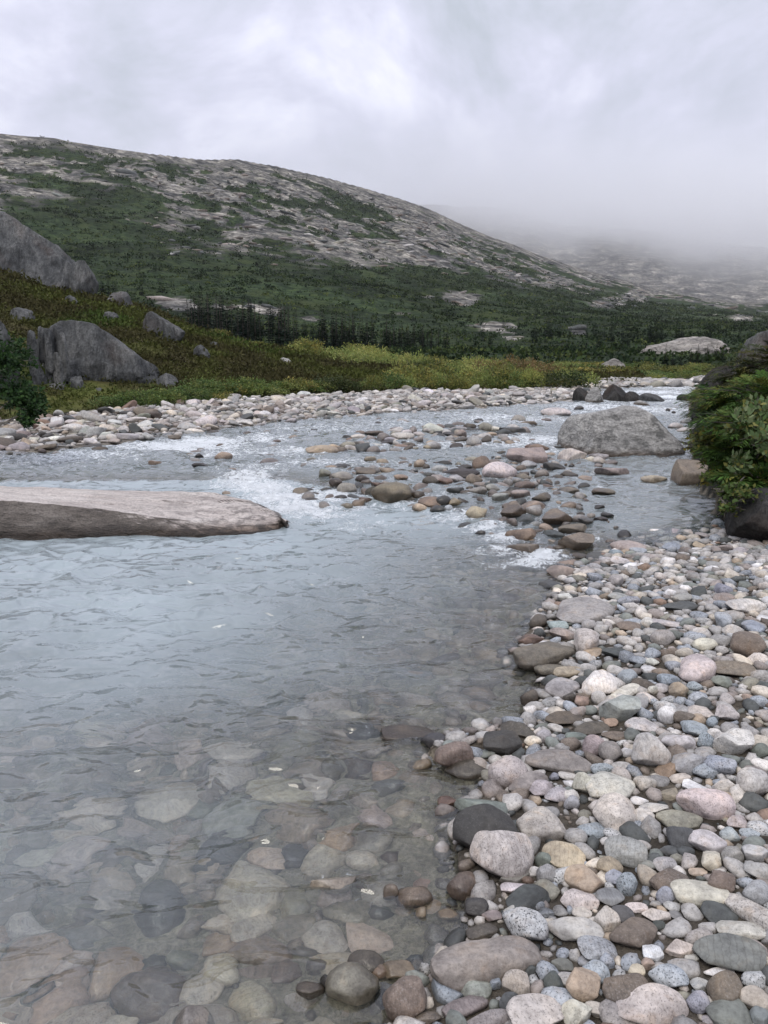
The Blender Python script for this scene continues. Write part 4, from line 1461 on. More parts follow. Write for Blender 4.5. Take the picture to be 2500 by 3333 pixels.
# ------------------------------------------------------------------ pale gravel bar across the stream
BARCOL = ['pale'] * 26 + ['grey'] * 38 + ['beige'] * 8 + ['pink'] * 4 + ['mauve'] * 10 + ['brown'] * 6 + ['slate'] * 8 + ['white'] * 2 + ['olive'] * 6
SPG = Spacer(0.6)
BAR_ITEMS = []
def bar_test(X, Y):
    sl = poly_sd(BAR, X, Y)
    az = np.arctan2(X, Y); rf = np.interp(az, _hk[:, 0], _hk[:, 3])
    return (sl > -0.25) & (np.hypot(X, Y) < rf + 0.2) & (np.abs(X / Y) < .58) & (Y < 31)
bp = scatter(42000, (-12, 13), (9.5, 31), 0.8, 0.052, 0.42, SPG, 0.74, bar_test, 0.19)
score = bp[:, 2] / np.hypot(bp[:, 0], bp[:, 1])
big = set(np.argsort(-score)[:230].tolist())
gg = ground_z(bp[:, 0], bp[:, 1]); wz = water_z(bp[:, 0], bp[:, 1])
recs = []
for i, ((x, y, q), g, w) in enumerate(zip(bp, gg, wz)):
    colr = rs.choice(BARCOL)
    if x < -4.5 and rs.random() < .45: colr = rs.choice(RIVCOL)
    a, b, c = q * rs.uniform(1, 1.6), q * rs.uniform(.7, 1), q * rs.uniform(.4, .75)
    z = max(g, w - .05) + .4 * c
    if i in big:
        kd = rs.choice(list('AABBSOOR'))
        o = put_stone('bar_stone', kd, colr, M_BARSTONE, (x, y, z), (a, b, c), rs.uniform(0, 6.28), rs, 3, .25)
        tag(o, cat='stone', group='stones of the gravel bar')
        BAR_ITEMS.append([o, 'big' if q > .15 else '', COLS[colr][1], SHAPE_WORD[kd], x, y, None])
    else:
        recs.append((x, y, z, a, b, c, rs.uniform(0, 6.28), colr, 2 if q / y * 1661 > 9 else 1))
print('bar stones', len(big), len(recs))
marks = [m for m in RIVER_MARKS if m[2] > 11] + [('dark cliff', -8.5, 21.5, None), ('drooping alder', -6.2, 11.0, None), ('yellow willow thicket', 2.5, 24, None), ('green willows by the heath', -2.5, 22.5, None), ('bend of the waterline', -4.2, 13.9, None), ('red topped willows', 5.5, 27, None), ('dip in the crest of the bar', -0.5, 19.5, None)]
label_stones(BAR_ITEMS, marks, 'bar stone', 'among the other stones of the gravel bar')
tag(link('gravel_bar_cobbles', stones_mesh('gravel_bar_cobbles', recs, M_BARGRAVEL, rs)), 'pale cobbles heaped along the gravel bar across the stream', 'cobbles', kind='stuff')
# pale cobbles at the far bend
recs = []
for _ in range(420):
    a_, b_ = rs.uniform(1285, 1515), rs.uniform(826, 842)
    p = on_water(a_ * D2S, b_ * D2S)
    if p[1] < 29.5 or p[1] > 40: continue
    q = rs.uniform(.1, .28)
    recs.append((p[0], p[1], max(gz(p[0], p[1]), UP) + .1 * q, q * 1.3, q, q * .6, rs.uniform(0, 6.28), rs.choice(BARCOL), 1))
tag(link('far_bend_cobbles', stones_mesh('far_bend_cobbles', recs, M_BARGRAVEL, rs)), 'pale cobbles along the far bend of the stream below the meadow', 'cobbles', kind='stuff')

# ------------------------------------------------------------------ stones on the bed of the pool
SPS = Spacer(0.4)
BEDCOL = ['pale'] * 16 + ['beige'] * 28 + ['grey'] * 10 + ['tan'] * 14 + ['pink'] * 8 + ['green'] * 8 + ['brown'] * 5 + ['olive'] * 10 + ['slate'] * 3
def bed_test(X, Y):
    return frame_mask(X, Y, .1) & (poly_sd(BEACH, X, Y) < -0.02) & (Y < 6.5) & (water_z(X, Y) < 0.06)
bed = scatter(9000, (-3.2, 2.0), (1.15, 6.5), 1.2, 0.040, .48, SPS, .72, bed_test, .105)
gg = ground_z(bed[:, 0], bed[:, 1])
score = bed[:, 2] / np.hypot(bed[:, 0], bed[:, 1]) ** 1.6
big = set(np.argsort(-score)[:110].tolist())
recs, BED_ITEMS = [], []
for i, ((x, y, q), g) in enumerate(zip(bed, gg)):
    c = q * rs.uniform(.4, .65)
    z = min(g + .25 * c, -0.03 - 0.95 * c)
    colr = rs.choice(BEDCOL)
    a, b = q * rs.uniform(1, 1.4), q * rs.uniform(.75, 1)
    if i in big:
        kd = rs.choice(list('ROOSSAB'))
        o = put_stone('submerged_stone', kd, colr, M_WETSTONE, (x, y, z), (a, b, c), rs.uniform(0, 6.28), rs, 3, .12)
        k = 1.75
        o.color = (min(o.color[0] * k, .8), min(o.color[1] * k, .8), min(o.color[2] * k, .8), o.color[3])
        tag(o, cat='stone', group='stones under the clear water')
        BED_ITEMS.append([o, 'big' if q > .13 else '', COLS[colr][1], SHAPE_WORD[kd], x, y, None])
    else:
        recs.append((x, y, z, a, b, c, rs.uniform(0, 6.28), colr, 2 if y < 2.6 and q > .04 else 1))
sub_marks = [m for m in BEACH_MARKS if m[1] < .55] + [m for m in RIVER_MARKS if m[2] < 4] + [('bottom rock with a white crown', -0.42, 1.5, None), ('swell in the middle of the pool', -.6, 2.9, None), ('dark ripples below the slab', -1.6, 4.4, None), ('far side of the swell', -1.2, 3.4, None), ('bow wave in the pool', -1.0, 2.3, None), ('rough tongue of water', -.2, 2.6, None), ('pale flat of the pool', -1.1, 1.8, None)]
label_stones(BED_ITEMS, sub_marks, 'stone under water', 'on the bed of the clear pool')
tag(link('pool_bed_stones', stones_mesh('pool_bed_stones', recs, M_BEDGRAVEL, rs)), 'pale stones covering the bed of the clear pool', 'stones', kind='stuff')
p = on_water(415 * D2S, 2222 * D2S)
o = put_stone('river_rock', 'A', 'grey', M_STONE, (p[0], p[1], -.01), (.05, .045, .05), .4, rs, 4)
tag(o, 'small grey rock breaking the surface at the very bottom of the pool', 'rock', 'rocks standing in the stream')

# ------------------------------------------------------------------ great boulder in midstream
def blob(name, half, seed, sub=5, planes=(), warp=None, rough=.05, strata=0.0, ex=2.4, blocky=0.0):
    v, f = ICO[sub]; v = v.copy(); r_ = np.random.default_rng(seed)
    v = v / ((np.abs(v) ** ex).sum(1) ** (1 / ex))[:, None]
    if warp: v = warp(v)
    for n, d in planes:
        n = np.array(n, float); n /= np.linalg.norm(n)
        s = v @ n - d; soft = .06
        over = np.where(s > -soft, np.where(s > soft, s, (s + soft) ** 2 / (4 * soft)), 0)
        v = v - n[None] * over[:, None]
    off = r_.uniform(-40, 40, 3)
    d = 1.6 * rough * fbm(v * 1.6 + off, 3) + rough * .9 * (0.4 - np.abs(fbm(v * 4.5 + off, 4, .6))) + rough * .45 * fbm(v * 13 + off, 3, .6)
    if strata: d = d + strata * fbm(v * np.array([1.5, 1.5, 9.0]) + off, 3)
    if blocky:
        # jointed rock: blocks stand proud of each other
        for nc, amp in ((70, 1.0), (260, .5)):
            q = r_.normal(size=(nc, 3)); q /= np.linalg.norm(q, axis=1)[:, None]; q *= r_.uniform(.8, 1.05, (nc, 1))
            w_ = v + .06 * np.stack([fbm(v * 3 + off + k * 9, 2) for k in range(3)], 1)
            cell = np.argmin(((w_[:, None, :] * [1, 1, .75] - q[None] * [1, 1, .75]) ** 2).sum(2), 1)
            d = d + blocky * amp * r_.uniform(-1, 1, nc)[cell]
    v = v * (1 + d)[:, None]
    return v * np.array(half), f

def great_boulder():
    def warp(v):
        w = v.copy()
        x = v[:, 0]
        w[:, 2] = np.where(v[:, 2] > 0, v[:, 2] * (1 - .62 * sstep(-.15, 1.05, x)), v[:, 2])
        w[:, 0] = x + .10 * v[:, 2]
        crease = np.exp(-((x + .62 - .12 * v[:, 2]) / .035) ** 2)
        w[:, 1] += .06 * crease * (v[:, 1] < 0)
        w[:, 2] -= .03 * crease
        return w
    v, f = blob('great_boulder', (.86, .85, .74), 4, 5, [((-.9, -.3, .35), .86), ((.1, -.75, .65), .80), ((-.25, .1, 1), .86)], warp, .05, .012, 2.6)
    p = on_water(1349 * D2S, 985 * D2S)
    o = link('boulder', mesh_np('boulder', v, f, M_GREYROCK))
    o.location = (p[0] + .15, p[1] + .78, UP - .08); o.rotation_euler = (0, 0, -.06)
    tag(o, 'great grey rounded boulder rising from the stream, far larger than any other', 'boulder')
    WAKES.append((p[0], p[1] + .7, 1.15, .3))
great_boulder()

def boulder_at(px0, px1, pytop, pybase, seed, mat, label, planes=(), depth=.8, warp=None, rough=.06, z0=None, sub=4, sink=.3, name='boulder', cat='boulder', strata=.015, lean=0.0, group=None, R=None):
    """a boulder between two photo columns, its foot at pybase and its top at pytop (1659-wide pixels)"""
    if R is None:
        p = on_ground((px0 + px1) / 2 * D2S, pybase * D2S)
    else:
        p = at_r((px0 + px1) / 2 * D2S, pybase * D2S, R)
    ax = p[1] * CP - (p[2] - CAM_H) * SP
    a = (px1 - px0) / 2 * D2S * ax / F; hh = (pybase - pytop) * D2S * ax / F
    v, f = blob(name, (a, a * depth, hh / (1 - sink * .5) * .78), seed, sub, planes, warp, rough, strata)
    top = v[:, 2].max()
    o = link(name, mesh_np(name, v, f, mat))
    o.location = (p[0], p[1] + a * depth * .85, p[2] + hh - top); o.rotation_euler = (0, lean, 0)
    return tag(o, label, cat, group)
boulder_at(1268, 1314, 836, 872, 11, M_GREYROCK, 'pale grey pointed boulder at the head of the far rapids', [((-.6, -.3, .6), .6), ((.8, -.2, .5), .62)], .8)
boulder_at(1306, 1368, 831, 868, 12, M_WETROCK, 'black wet boulder behind the pale pointed boulder', [((.5, -.3, .75), .55), ((-.7, -.2, .6), .7)], .8)
boulder_at(1352, 1388, 846, 869, 13, M_WETROCK, 'black wet rock with a thread of water over it', [((.3, -.4, .8), .6)], .8)
boulder_at(1384, 1440, 850, 870, 14, M_CLIFF, 'brown grey rock beside the little fall of the far rapids', [((.4, -.3, .8), .6)], .8)
boulder_at(1466, 1500, 852, 868, 15, M_WETROCK, 'dark rock below the bank at the bend of the stream', [((.2, -.4, .8), .65)], .8)
boulder_at(1374, 1420, 866, 877, 16, M_GREYROCK, 'low grey wedge rock below the little fall', [((.6, -.2, .7), .4)], .8)
boulder_at(1240, 1275, 838, 868, 17, M_WETROCK, 'dark rock under the end of the willow thicket', [((.3, -.4, .8), .6)], .8)

# ------------------------------------------------------------------ pink granite slab in the pool
def granite_slab():
    # outline traced on the water: foot of the broken face, its upper edge, the far edge of the top (1659-wide pixels)
    foot = [(-520, 1171), (-420, 1172), (-200, 1171), (0, 1169), (120, 1166), (240, 1163), (360, 1161), (470, 1159), (545, 1158), (600, 1150), (622, 1141)]
    brow = [(-520, 1166), (-420, 1040), (-200, 1062), (0, 1081), (120, 1091), (240, 1104), (360, 1122), (470, 1137), (545, 1138), (600, 1133), (623, 1130)]
    back = [(-520, 1120), (-420, 1030), (-200, 1036), (0, 1050), (120, 1055), (240, 1059), (360, 1061), (470, 1066), (545, 1084), (592, 1106), (618, 1128)]
    n = 150
    def res(pts, t):
        q = np.array(pts, float); s = np.linspace(0, 1, len(q))
        s = (q[:, 0] - q[0, 0]) / (q[-1, 0] - q[0, 0])
        return np.stack([np.interp(t, s, q[:, 0]), np.interp(t, s, q[:, 1])], 1)
    t = np.linspace(0, 1, n) ** .9
    ft, br, bk = res(foot, t), res(brow, t), res(back, t)
    rows = []
    F3 = np.array([at_z(a * D2S, b * D2S, 0.0) for a, b in ft])
    # the upper edge stands a little behind the foot
    B3 = np.array([at_y(a * D2S, b * D2S, f_[1] + .05 + .10 * (1 - tt)) for (a, b), f_, tt in zip(br, F3, t)])
    zb = np.interp(t, [0, .55, .9, 1], [.22, .20, .17, .10])
    K3 = np.array([at_z(a * D2S, b * D2S, z) for (a, b), z in zip(bk, zb)])
    m1, m2 = 14, 60
    rows.append(F3 + [0, .06, -.45])
    for k in range(m1 + 1):
        u = k / m1
        rows.append((F3 + [0, .0, -.03]) * (1 - u) + B3 * u + np.array([0, -.035 * math.sin(math.pi * u), 0]))
    for k in range(1, m2 + 1):
        u = k / m2
        rows.append(B3 * (1 - u) + K3 * u + np.array([0, 0, .02 * math.sin(math.pi * u)]))
    rows.append(K3 + [0, .05, -.06]); rows.append(K3 + [0, .35, -.09]); rows.append(K3 + [0, .4, -.5])
    V = np.array(rows); nr = len(rows)
    v = V.reshape(-1, 3)
    d = .026 * fbm(v * [2, 4, 6], 4, .6) + .022 * (0.4 - np.abs(fbm(v * [4, 7, 9] + 7, 4, .6)))
    ridx = np.repeat(np.arange(nr), n)
    face = (ridx <= m1 + 1)
    v[:, 1] += np.where(face, 1.6 * d, .2 * d)
    v[:, 2] += np.where(face, .5 * d, .55 * d)
    step = .02 * sstep(.5, .58, fbm(v * [1.2, 3.5, 2], 3) + .35) * (ridx > m1 + 8)
    v[:, 2] -= step * .5
    f = grid_faces(nr, n)[:, ::-1]
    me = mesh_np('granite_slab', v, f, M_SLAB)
    o = link('granite_slab', me)
    return tag(o, 'flat pinkish granite slab with a broken brown face lying in the pool', 'rock slab')
granite_slab()
# ------------------------------------------------------------------ rock outcrops
def spot(px, py, R):
    return at_r(px * D2S, py * D2S, R)

def ground_hit(px, py, far=140.0):
    d = ray(px * D2S, py * D2S); k = math.hypot(d[0], d[1])
    R = np.linspace(9, far, 1400)
    g = ground_z(R * d[0] / k, R * d[1] / k)
    below = np.nonzero(CAM_H + d[2] / k * R < g)[0]
    return float(R[below[0]]) if len(below) else None

def outcrop(px0, px1, pytop, pybase, R, seed, mat, label, planes=(), depth=.8, warp=None, rough=.08, strata=.03, sub=4, under=.5, name='rock_outcrop', cat='rock outcrop', rz=0.0, tag_it=True, ex=2.6, blocky=0.0):
    """a mass of rock R metres away that shows between two photo columns, from pytop down to pybase (1659-wide pixels); its foot goes into the slope"""
    a3, b3 = spot(px0, pybase, R), spot(px1, pybase, R)
    a = np.linalg.norm(b3[:2] - a3[:2]) / 2
    top = spot((px0 + px1) / 2, pytop, R)[2]; base = (a3[2] + b3[2]) / 2
    hh = (top - base) * (1 + under)
    if len(planes) < 4:
        q_ = np.random.default_rng(seed + 5)
        planes = list(planes) + [((q_.normal(), -abs(q_.normal()) - .2, q_.normal() * .6 + .3), q_.uniform(.66, .84)) for _ in range(5)]
    v, f = blob(name, (1, 1, 1), seed, sub, planes, warp, rough, strata, ex, blocky)
    v = v - [(v[:, 0].max() + v[:, 0].min()) / 2, 0, 0]
    v[:, 0] *= a / v[:, 0].max(); v[:, 1] *= a * depth
    v[:, 2] = (v[:, 2] - v[:, 2].min()) / (v[:, 2].max() - v[:, 2].min()) * hh
    o = link(name, mesh_np(name, v, f, mat))
    mid = (a3 + b3) / 2; az = math.atan2(mid[0], mid[1])
    o.location = (mid[0] + math.sin(az) * a * depth * .6, mid[1] + math.cos(az) * a * depth * .6, top - hh)
    o.rotation_euler = (0, 0, -az + rz)
    if tag_it: tag(o, label, cat)
    return o

def prof(pts):
    """scale the height of the upper half by a profile along x"""
    xs, hs = [p[0] for p in pts], [p[1] for p in pts]
    def w(v):
        q = v.copy()
        h = np.interp(v[:, 0], xs, hs)
        q[:, 2] = np.where(v[:, 2] > -.2, -.2 + (v[:, 2] + .2) * h, v[:, 2])
        return q
    return w

outcrop(-330, 222, 430, 640, 46, 31, M_CLIFF, 'huge dark dome of bare rock on the crest of the heath slope', planes=[((.35, -.8, .5), .62), ((-.2, -.7, .7), .74)], warp=prof([(-1, .7), (-.2, .98), (.1, .97), (.3, .84), (.5, .66), (.62, .55), (.7, .56), (.85, .40), (1, .12)]), depth=.55, rough=.06, sub=5, under=.25, strata=.02, blocky=.022)
outcrop(150, 216, 560, 640, 44.5, 32, M_CLIFF, 'grey rock shoulder with a rusty cleft at the end of the dark dome', [((.8, -.1, .6), .7)], .8, rough=.07, sub=4, under=.3)
# cliff by the stream: a smooth back and a broken side of standing columns
cl = empty('cliff', tuple(spot(190, 860, 22.2)))
tag(cl, 'dark cliff with broken standing columns above the stream, beside the alder', 'cliff')
def under(o, parent):
    o.parent = parent
    o.location = Vector(o.location) - Vector(parent.location)
    return o
under(outcrop(62, 352, 690, 868, 22.6, 33, M_CLIFF, None, planes=[((.3, -.85, .4), .60), ((-.3, -.8, .5), .66)], warp=prof([(-1, .82), (-.7, .92), (-.35, 1.02), (-.1, .98), (.15, .80), (.45, .50), (.75, .26), (1, .10)]), depth=.55, rough=.05, sub=5, under=.1, strata=.03, blocky=.035, name='rock_face', tag_it=False, rz=-.1), cl)
for i, (x0, x1, yt, yb, dR) in enumerate([(64, 90, 712, 806, .3), (82, 104, 704, 770, .0), (96, 124, 708, 792, .25), (116, 146, 702, 760, .1), (132, 152, 716, 806, .35), (100, 130, 775, 850, .15), (122, 150, 760, 868, .4), (66, 106, 792, 880, .45), (100, 160, 828, 892, .7), (146, 196, 812, 880, .5), (188, 236, 838, 884, .7), (60, 100, 850, 896, 1.0)]):
    c_ = outcrop(x0, x1, yt, yb, 22.1 - dR, 50 + i, M_CLIFF, None, [((.9, -.25, .3), .68), ((-.8, -.45, .2), .66), ((.25, -.9, .2), .66), ((rs.normal() * .5, -.3, 1), .8)], 1.1, None, .09, .06, 4, .25, 'column', 'x', rs.uniform(-.7, .7), False, 3.2)
    under(c_, cl)
for a in [(-60, 46, 668, 800, 21.0, 71, M_CLIFF, 'smooth grey dome of rock beside the cliff and above the alder', (), .8, prof([(-1, 1), (0, 1), (.5, .75), (1, .3)])),
          (229, 292, 627, 668, 44, 72, M_CLIFF, 'large grey boulder on the skyline of the heath slope', [((-.4, -.3, .8), .66), ((.9, 0, .3), .75)], .9),
          (22, 78, 663, 698, 37, 73, M_CLIFF, 'grey boulder half sunk in heath above the cliff', [((.3, -.3, .8), .7)], .8),
          (308, 402, 672, 738, 39, 74, M_CLIFF, 'rock outcrop with a pale lichen top at the end of the slope', [((.5, -.1, .8), .5), ((0, -.9, .3), .7)], .7),
          (224, 259, 672, 697, 36, 75, M_CLIFF, 'small grey rock in the heath below the skyline boulder', [((.3, -.3, .8), .7)], .8),
          (140, 172, 637, 660, 41, 76, M_CLIFF, 'small pale streaked rock under the dark dome', [((.5, -.3, .8), .6)], .8),
          (418, 455, 744, 780, 34, 77, M_CLIFF, 'upright grey rock low on the heath slope', [((.6, -.3, .6), .6)], .8),
          (356, 383, 716, 740, 36, 78, M_GREYROCK, 'pale grey rock just under the lichen topped outcrop', [((.4, -.3, .7), .6)], .8),
          (-6, 18, 632, 658, 40, 79, M_CLIFF, 'little dark rock in the heath under the left end of the dome', (), .8),
          (452, 474, 738, 756, 36, 80, M_CLIFF, 'dark rock at the foot of the conifer stand', (), .8),
          (600, 633, 772, 792, 34, 81, M_GREYROCK, 'lone grey rock in the brown heath below the willows', [((.4, -.3, .7), .6)], .8),
          (806, 830, 791, 802, 33, 82, M_GREYROCK, 'small grey rock in the heath where the thicket begins', (), .8),
          (334, 388, 806, 842, 23.2, 83, M_CLIFF, 'broken rock at the lower end of the cliff', [((.5, -.4, .5), .6), ((-.6, -.3, .5), .6)], .8),
          (296, 342, 792, 826, 24.4, 84, M_CLIFF, 'dark ledge running down from the cliff', [((.5, -.1, .8), .5)], .8),
          (1376, 1596, 726, 782, 105, 85, M_OUTCROP, 'wide pale rock outcrop beyond the meadow', [((-.35, -.1, .9), .72)], .5, prof([(-1, .5), (-.6, .72), (-.3, 1), (.1, 1.02), (.4, .86), (1, .7)])),
          (1284, 1352, 774, 806, 84, 86, M_OUTCROP, 'small pale rock hump at the edge of the far meadow', (), .6, prof([(-1, .4), (.2, 1), (1, .8)])),
          (1578, 1760, 706, 830, 30, 87, M_CLIFF, 'dark square cliff above the hemlocks on the near bank', [((-.95, -.25, .1), .72), ((0, -.9, .2), .75)], .7, prof([(-1, .82), (-.4, .95), (1, 1.1)])),
          (1508, 1592, 788, 850, 21, 88, M_WETROCK, 'black layered rock between the hemlocks and the far meadow', [((-.5, -.3, .6), .62)], .8)]:
    big_ = a[1] - a[0] > 100
    hit = ground_hit((a[0] + a[1]) / 2, a[3] - 2) if not big_ and a[0] > 0 else None
    if hit and hit < 70: a = a[:4] + (hit + .2,) + a[5:]
    outcrop(a[0], a[1], a[2], a[3], a[4], a[5], a[6], a[7], a[8], a[9], a[10] if len(a) > 10 else None, .07, .05 if a[6] is not M_GREYROCK else .02, 5 if big_ else 4, .5, blocky=.04 if big_ else .03)
outcrop(1550, 1850, 1072, 1168, 6.05, 89, M_WETROCK, 'black undercut rock under the hemlock at the edge of the beach', [((-.95, -.2, 0), .8), ((0, -.95, .1), .78)], .9, None, .05, .05, 5, .35, ex=4.0)
outcrop(1492, 1530, 862, 905, 14.2, 90, M_WETROCK, 'dark wet rock where the far hemlock meets the stream', [((-.8, -.3, .3), .7)], .9, None, .06, .05, 4, .35)

# ------------------------------------------------------------------ leaves
def quads(P, D, S, L, W):
    """rhombic leaves: base P, direction D, side S"""
    a = P; b = P + D * (L * .5)[:, None] + S * (W * .5)[:, None]; c = P + D * L[:, None]; d = P + D * (L * .5)[:, None] - S * (W * .5)[:, None]
    v = np.stack([a, b, c, d], 1).reshape(-1, 3)
    f = np.arange(len(v)).reshape(-1, 4)
    return v, f

def unit(v):
    return v / (np.linalg.norm(v, axis=1)[:, None] + 1e-9)

def leaf_cols(r_, n, cols, jit=.22):
    cols = np.array(cols); i = r_.integers(len(cols), size=n)
    c = cols[i] * (1 + r_.normal(size=(n, 1)) * jit)
    return np.repeat(np.clip(c, .004, .8), 4, axis=0)

def tube(pts, radii, sides=5):
    pts = np.array(pts, float); V, Fc = [], []
    for i, (p, r) in enumerate(zip(pts, radii)):
        d = pts[min(i + 1, len(pts) - 1)] - pts[max(i - 1, 0)]; d = d / (np.linalg.norm(d) + 1e-9)
        s = np.cross(d, [0.3, .1, 1.0]); s /= np.linalg.norm(s) + 1e-9; t = np.cross(d, s)
        for k in range(sides):
            a = 2 * math.pi * k / sides; V.append(p + r * (math.cos(a) * s + math.sin(a) * t))
        if i:
            o = (i - 1) * sides
            for k in range(sides): Fc.append((o + k, o + (k + 1) % sides, o + sides + (k + 1) % sides, o + sides + k))
    return V, Fc

def tubes_mesh(name, list_, mat):
    V, Fc = [], []
    for pts, rr in list_:
        v, f = tube(pts, rr); n = len(V); V += v; Fc += [tuple(i + n for i in q) for q in f]
    return mesh_np(name, V, Fc, mat)

# ------------------------------------------------------------------ conifers
FIR = [(.011, .019, .013), (.016, .026, .017), (.022, .034, .021), (.013, .023, .019)]
def conifer(seed, tiers, per, spread=.15, cols=FIR):
    r_ = np.random.default_rng(seed)
    P, D, S, L, W = [], [], [], [], []
    for t in range(tiers):
        u = (t + r_.uniform(-.3, .3)) / tiers
        z = .06 + .92 * u
        ln = spread * (1 - u) ** 1.05 * r_.uniform(.65, 1.2) + .014
        for k in range(per):
            a = r_.uniform(0, 2 * math.pi); l_ = ln * r_.uniform(.55, 1.15)
            dz = -.30 - .25 * r_.random() + .7 * u
            d = np.array([math.cos(a), math.sin(a), dz]); d /= np.linalg.norm(d)
            s = np.array([-math.sin(a), math.cos(a), r_.normal() * .25])
            P.append((0, 0, z)); D.append(d); S.append(s); L.append(l_); W.append(l_ * r_.uniform(.45, .8))
            P.append(tuple(np.array([0, 0, z]) + d * l_ * .45)); d2 = d + s * r_.choice([-.7, .7]); D.append(d2 / np.linalg.norm(d2)); S.append(np.array([0, 0, 1.0])); L.append(l_ * .5); W.append(l_ * .25)
    P.append((0, 0, .93)); D.append(np.array([0, 0, 1.0])); S.append(np.array([1.0, 0, 0])); L.append(.08); W.append(.016)
    P, D, S, L, W = (np.array(q, float) for q in (P, D, S, L, W))
    v, f = quads(P, D, S, L, W)
    return v, f, leaf_cols(r_, len(f), cols, .25)

FIRS = []
for i in range(5):
    v, f, c = conifer(200 + i, 22, 13, [.14, .12, .16, .11, .17][i])
    FIRS.append((mesh_np('fir_crown', v, f, M_NEEDLE, c, smooth=False), tubes_mesh('fir_trunk', [([(0, 0, -.05), (0, 0, .5), (0, 0, .97)], [.014, .009, .002])], M_BARK)))
def fir_tree(loc, h, i, rz, wide=1.0, parts=True):
    if not parts:
        o = link('fir_tree', FIRS[i][0]); o.location = loc; o.scale = (h * wide, h * wide, h); o.rotation_euler = (0, 0, rz)
        return o
    t = empty('fir_tree', loc, rz); t.scale = (h * wide, h * wide, h)
    link('crown', FIRS[i][0], t); link('trunk', FIRS[i][1], t)
    return t
STAND = []
for k in range(112):
    px = rs.uniform(392, 968); R = rs.uniform(118, 160)
    yt = np.interp(px, [392, 430, 470, 560, 700, 800, 968], [652, 636, 636, 646, 668, 684, 716]) + rs.exponential(8) - 6
    if k < 7: px, yt, R = [(433, 650, 135), (552, 661, 132), (470, 668, 140), (515, 676, 128), (700, 688, 138), (763, 700, 125), (843, 706, 122)][k]
    p = spot(px, 750, R); g = gz(p[0], p[1]); h = spot(px, yt, R)[2] - g
    t = fir_tree((p[0], p[1], g), h, int(rs.integers(5)), rs.uniform(0, 6), rs.uniform(.85, 1.25) * np.clip(7.0 / h, .8, 1.3))
    lab = 'dark fir in the dense stand at the foot of the hill'
    if k < 7: lab = ['tallest dark fir, near the heath end of the stand, against pale rock', 'tall ragged fir with a notched tip in the middle of the stand', 'slim tall fir just beyond the tallest one', 'pointed fir between the tallest and the ragged fir', 'fir in the thin half of the stand, below the long pale ledge', 'broad fir over the yellow willows where the stand thins', 'short fir near the thin end of the stand'][k]
    tag(t, lab, 'fir tree', 'firs in the stand at the foot of the hill')
    STAND.append([t, 'tall' if h > 6.5 else ('short' if h < 4.8 else ''), 'dark', ['pointed', 'slim', 'broad', 'thin', 'wide'][FIRS.index([q for q in FIRS if q[0] == t.children[0].data][0])], p[0], p[1], lab if k < 7 else None])
label_stones(STAND, [(n_, q[4], q[5], q[0]) for n_, q in zip(['tallest fir', 'ragged notched fir', 'slim tall fir', 'pointed tall fir', 'fir below the long ledge', 'broad fir over the willows', 'short thin end fir'], STAND[:7])], 'fir', 'in the dense stand at the foot of the hill')
for k, (px, yt, yb, R) in enumerate([(1436, 742, 792, 78), (1452, 758, 795, 74), (1413, 762, 796, 76), (1400, 768, 796, 72), (1470, 762, 795, 75), (1490, 750, 795, 80), (1505, 744, 795, 82), (1525, 746, 795, 80), (1545, 742, 795, 84), (1560, 748, 797, 80), (1380, 770, 796, 78), (1364, 772, 798, 76), (1348, 776, 800, 80), (1375, 752, 785, 98), (1360, 756, 785, 99), (1390, 750, 785, 100), (1478, 770, 798, 68), (1515, 766, 798, 68)]):
    p = spot(px, yb, R); g = gz(p[0], p[1]); h = spot(px, yt, R)[2] - g
    t = fir_tree((p[0], p[1], g), h, int(rs.integers(5)), rs.uniform(0, 6), 2.3 if k > 4 else 1.6)
    lab = 'stunted dark fir in front of the wide pale outcrop'
    if k < 2: lab = ['slender fir standing above its neighbours before the pale outcrop', 'small pointed fir beside the slender one before the pale outcrop'][k]
    tag(t, lab, 'fir tree', 'stunted firs beyond the meadow')

# trees scattered over the hill
hx, hy, hz_, hR, hA, hveg, hq = HILL
r_ = np.random.default_rng(77)
vis = (np.abs(hA) < rad(29)) & (hR > HILL_R0 + 5) & (hR < 1000)
wgt = np.where(vis, np.clip(hveg - .45, 0, .5) * (hR / 250.0) * np.clip(1.25 - hq, 0, 1) * (0.05 + sstep(-.05, .25, fbm2(hx, hy, 60, 3, off=12))), 0)
idx = r_.choice(len(hx), 5400, p=wgt / wgt.sum(), replace=False)
jx, jy = hx[idx] + r_.normal(size=len(idx)) * .6, hy[idx] + r_.normal(size=len(idx)) * .6
jz = far_z(jx, jy)
jh = r_.uniform(1.4, 6.0, len(idx)) * np.clip(.8 + 1.0 * fbm2(jx, jy, 40, 2, off=31), .45, 1.35) * np.clip(1.2 - hq[idx] * .6, .5, 1)
app = jh / hR[idx]
order = np.argsort(-app)
nb = 0
for i in order[:175]:
    t = fir_tree((jx[i], jy[i], jz[i] - .1), jh[i], int(r_.integers(5)), r_.uniform(0, 6), r_.uniform(.9, 1.5), False)
    tag(t, 'dark fir on the lower hillside among shrubs and ledges', 'fir tree', 'firs scattered on the lower hillside')
small = [conifer(300 + i, 6, 4, .2, [(.016, .027, .018), (.022, .036, .022), (.030, .045, .026)]) for i in range(4)]
V, Fc, K = [], [], []; n = 0
for i in order[175:]:
    v, f, c = small[int(r_.integers(4))]
    w = jh[i] * r_.uniform(.8, 1.5)
    V.append(v * (w, w, jh[i]) + (jx[i], jy[i], jz[i] - .2)); Fc.append(f + n); K.append(c * r_.uniform(.6, 1.15)); n += len(v)
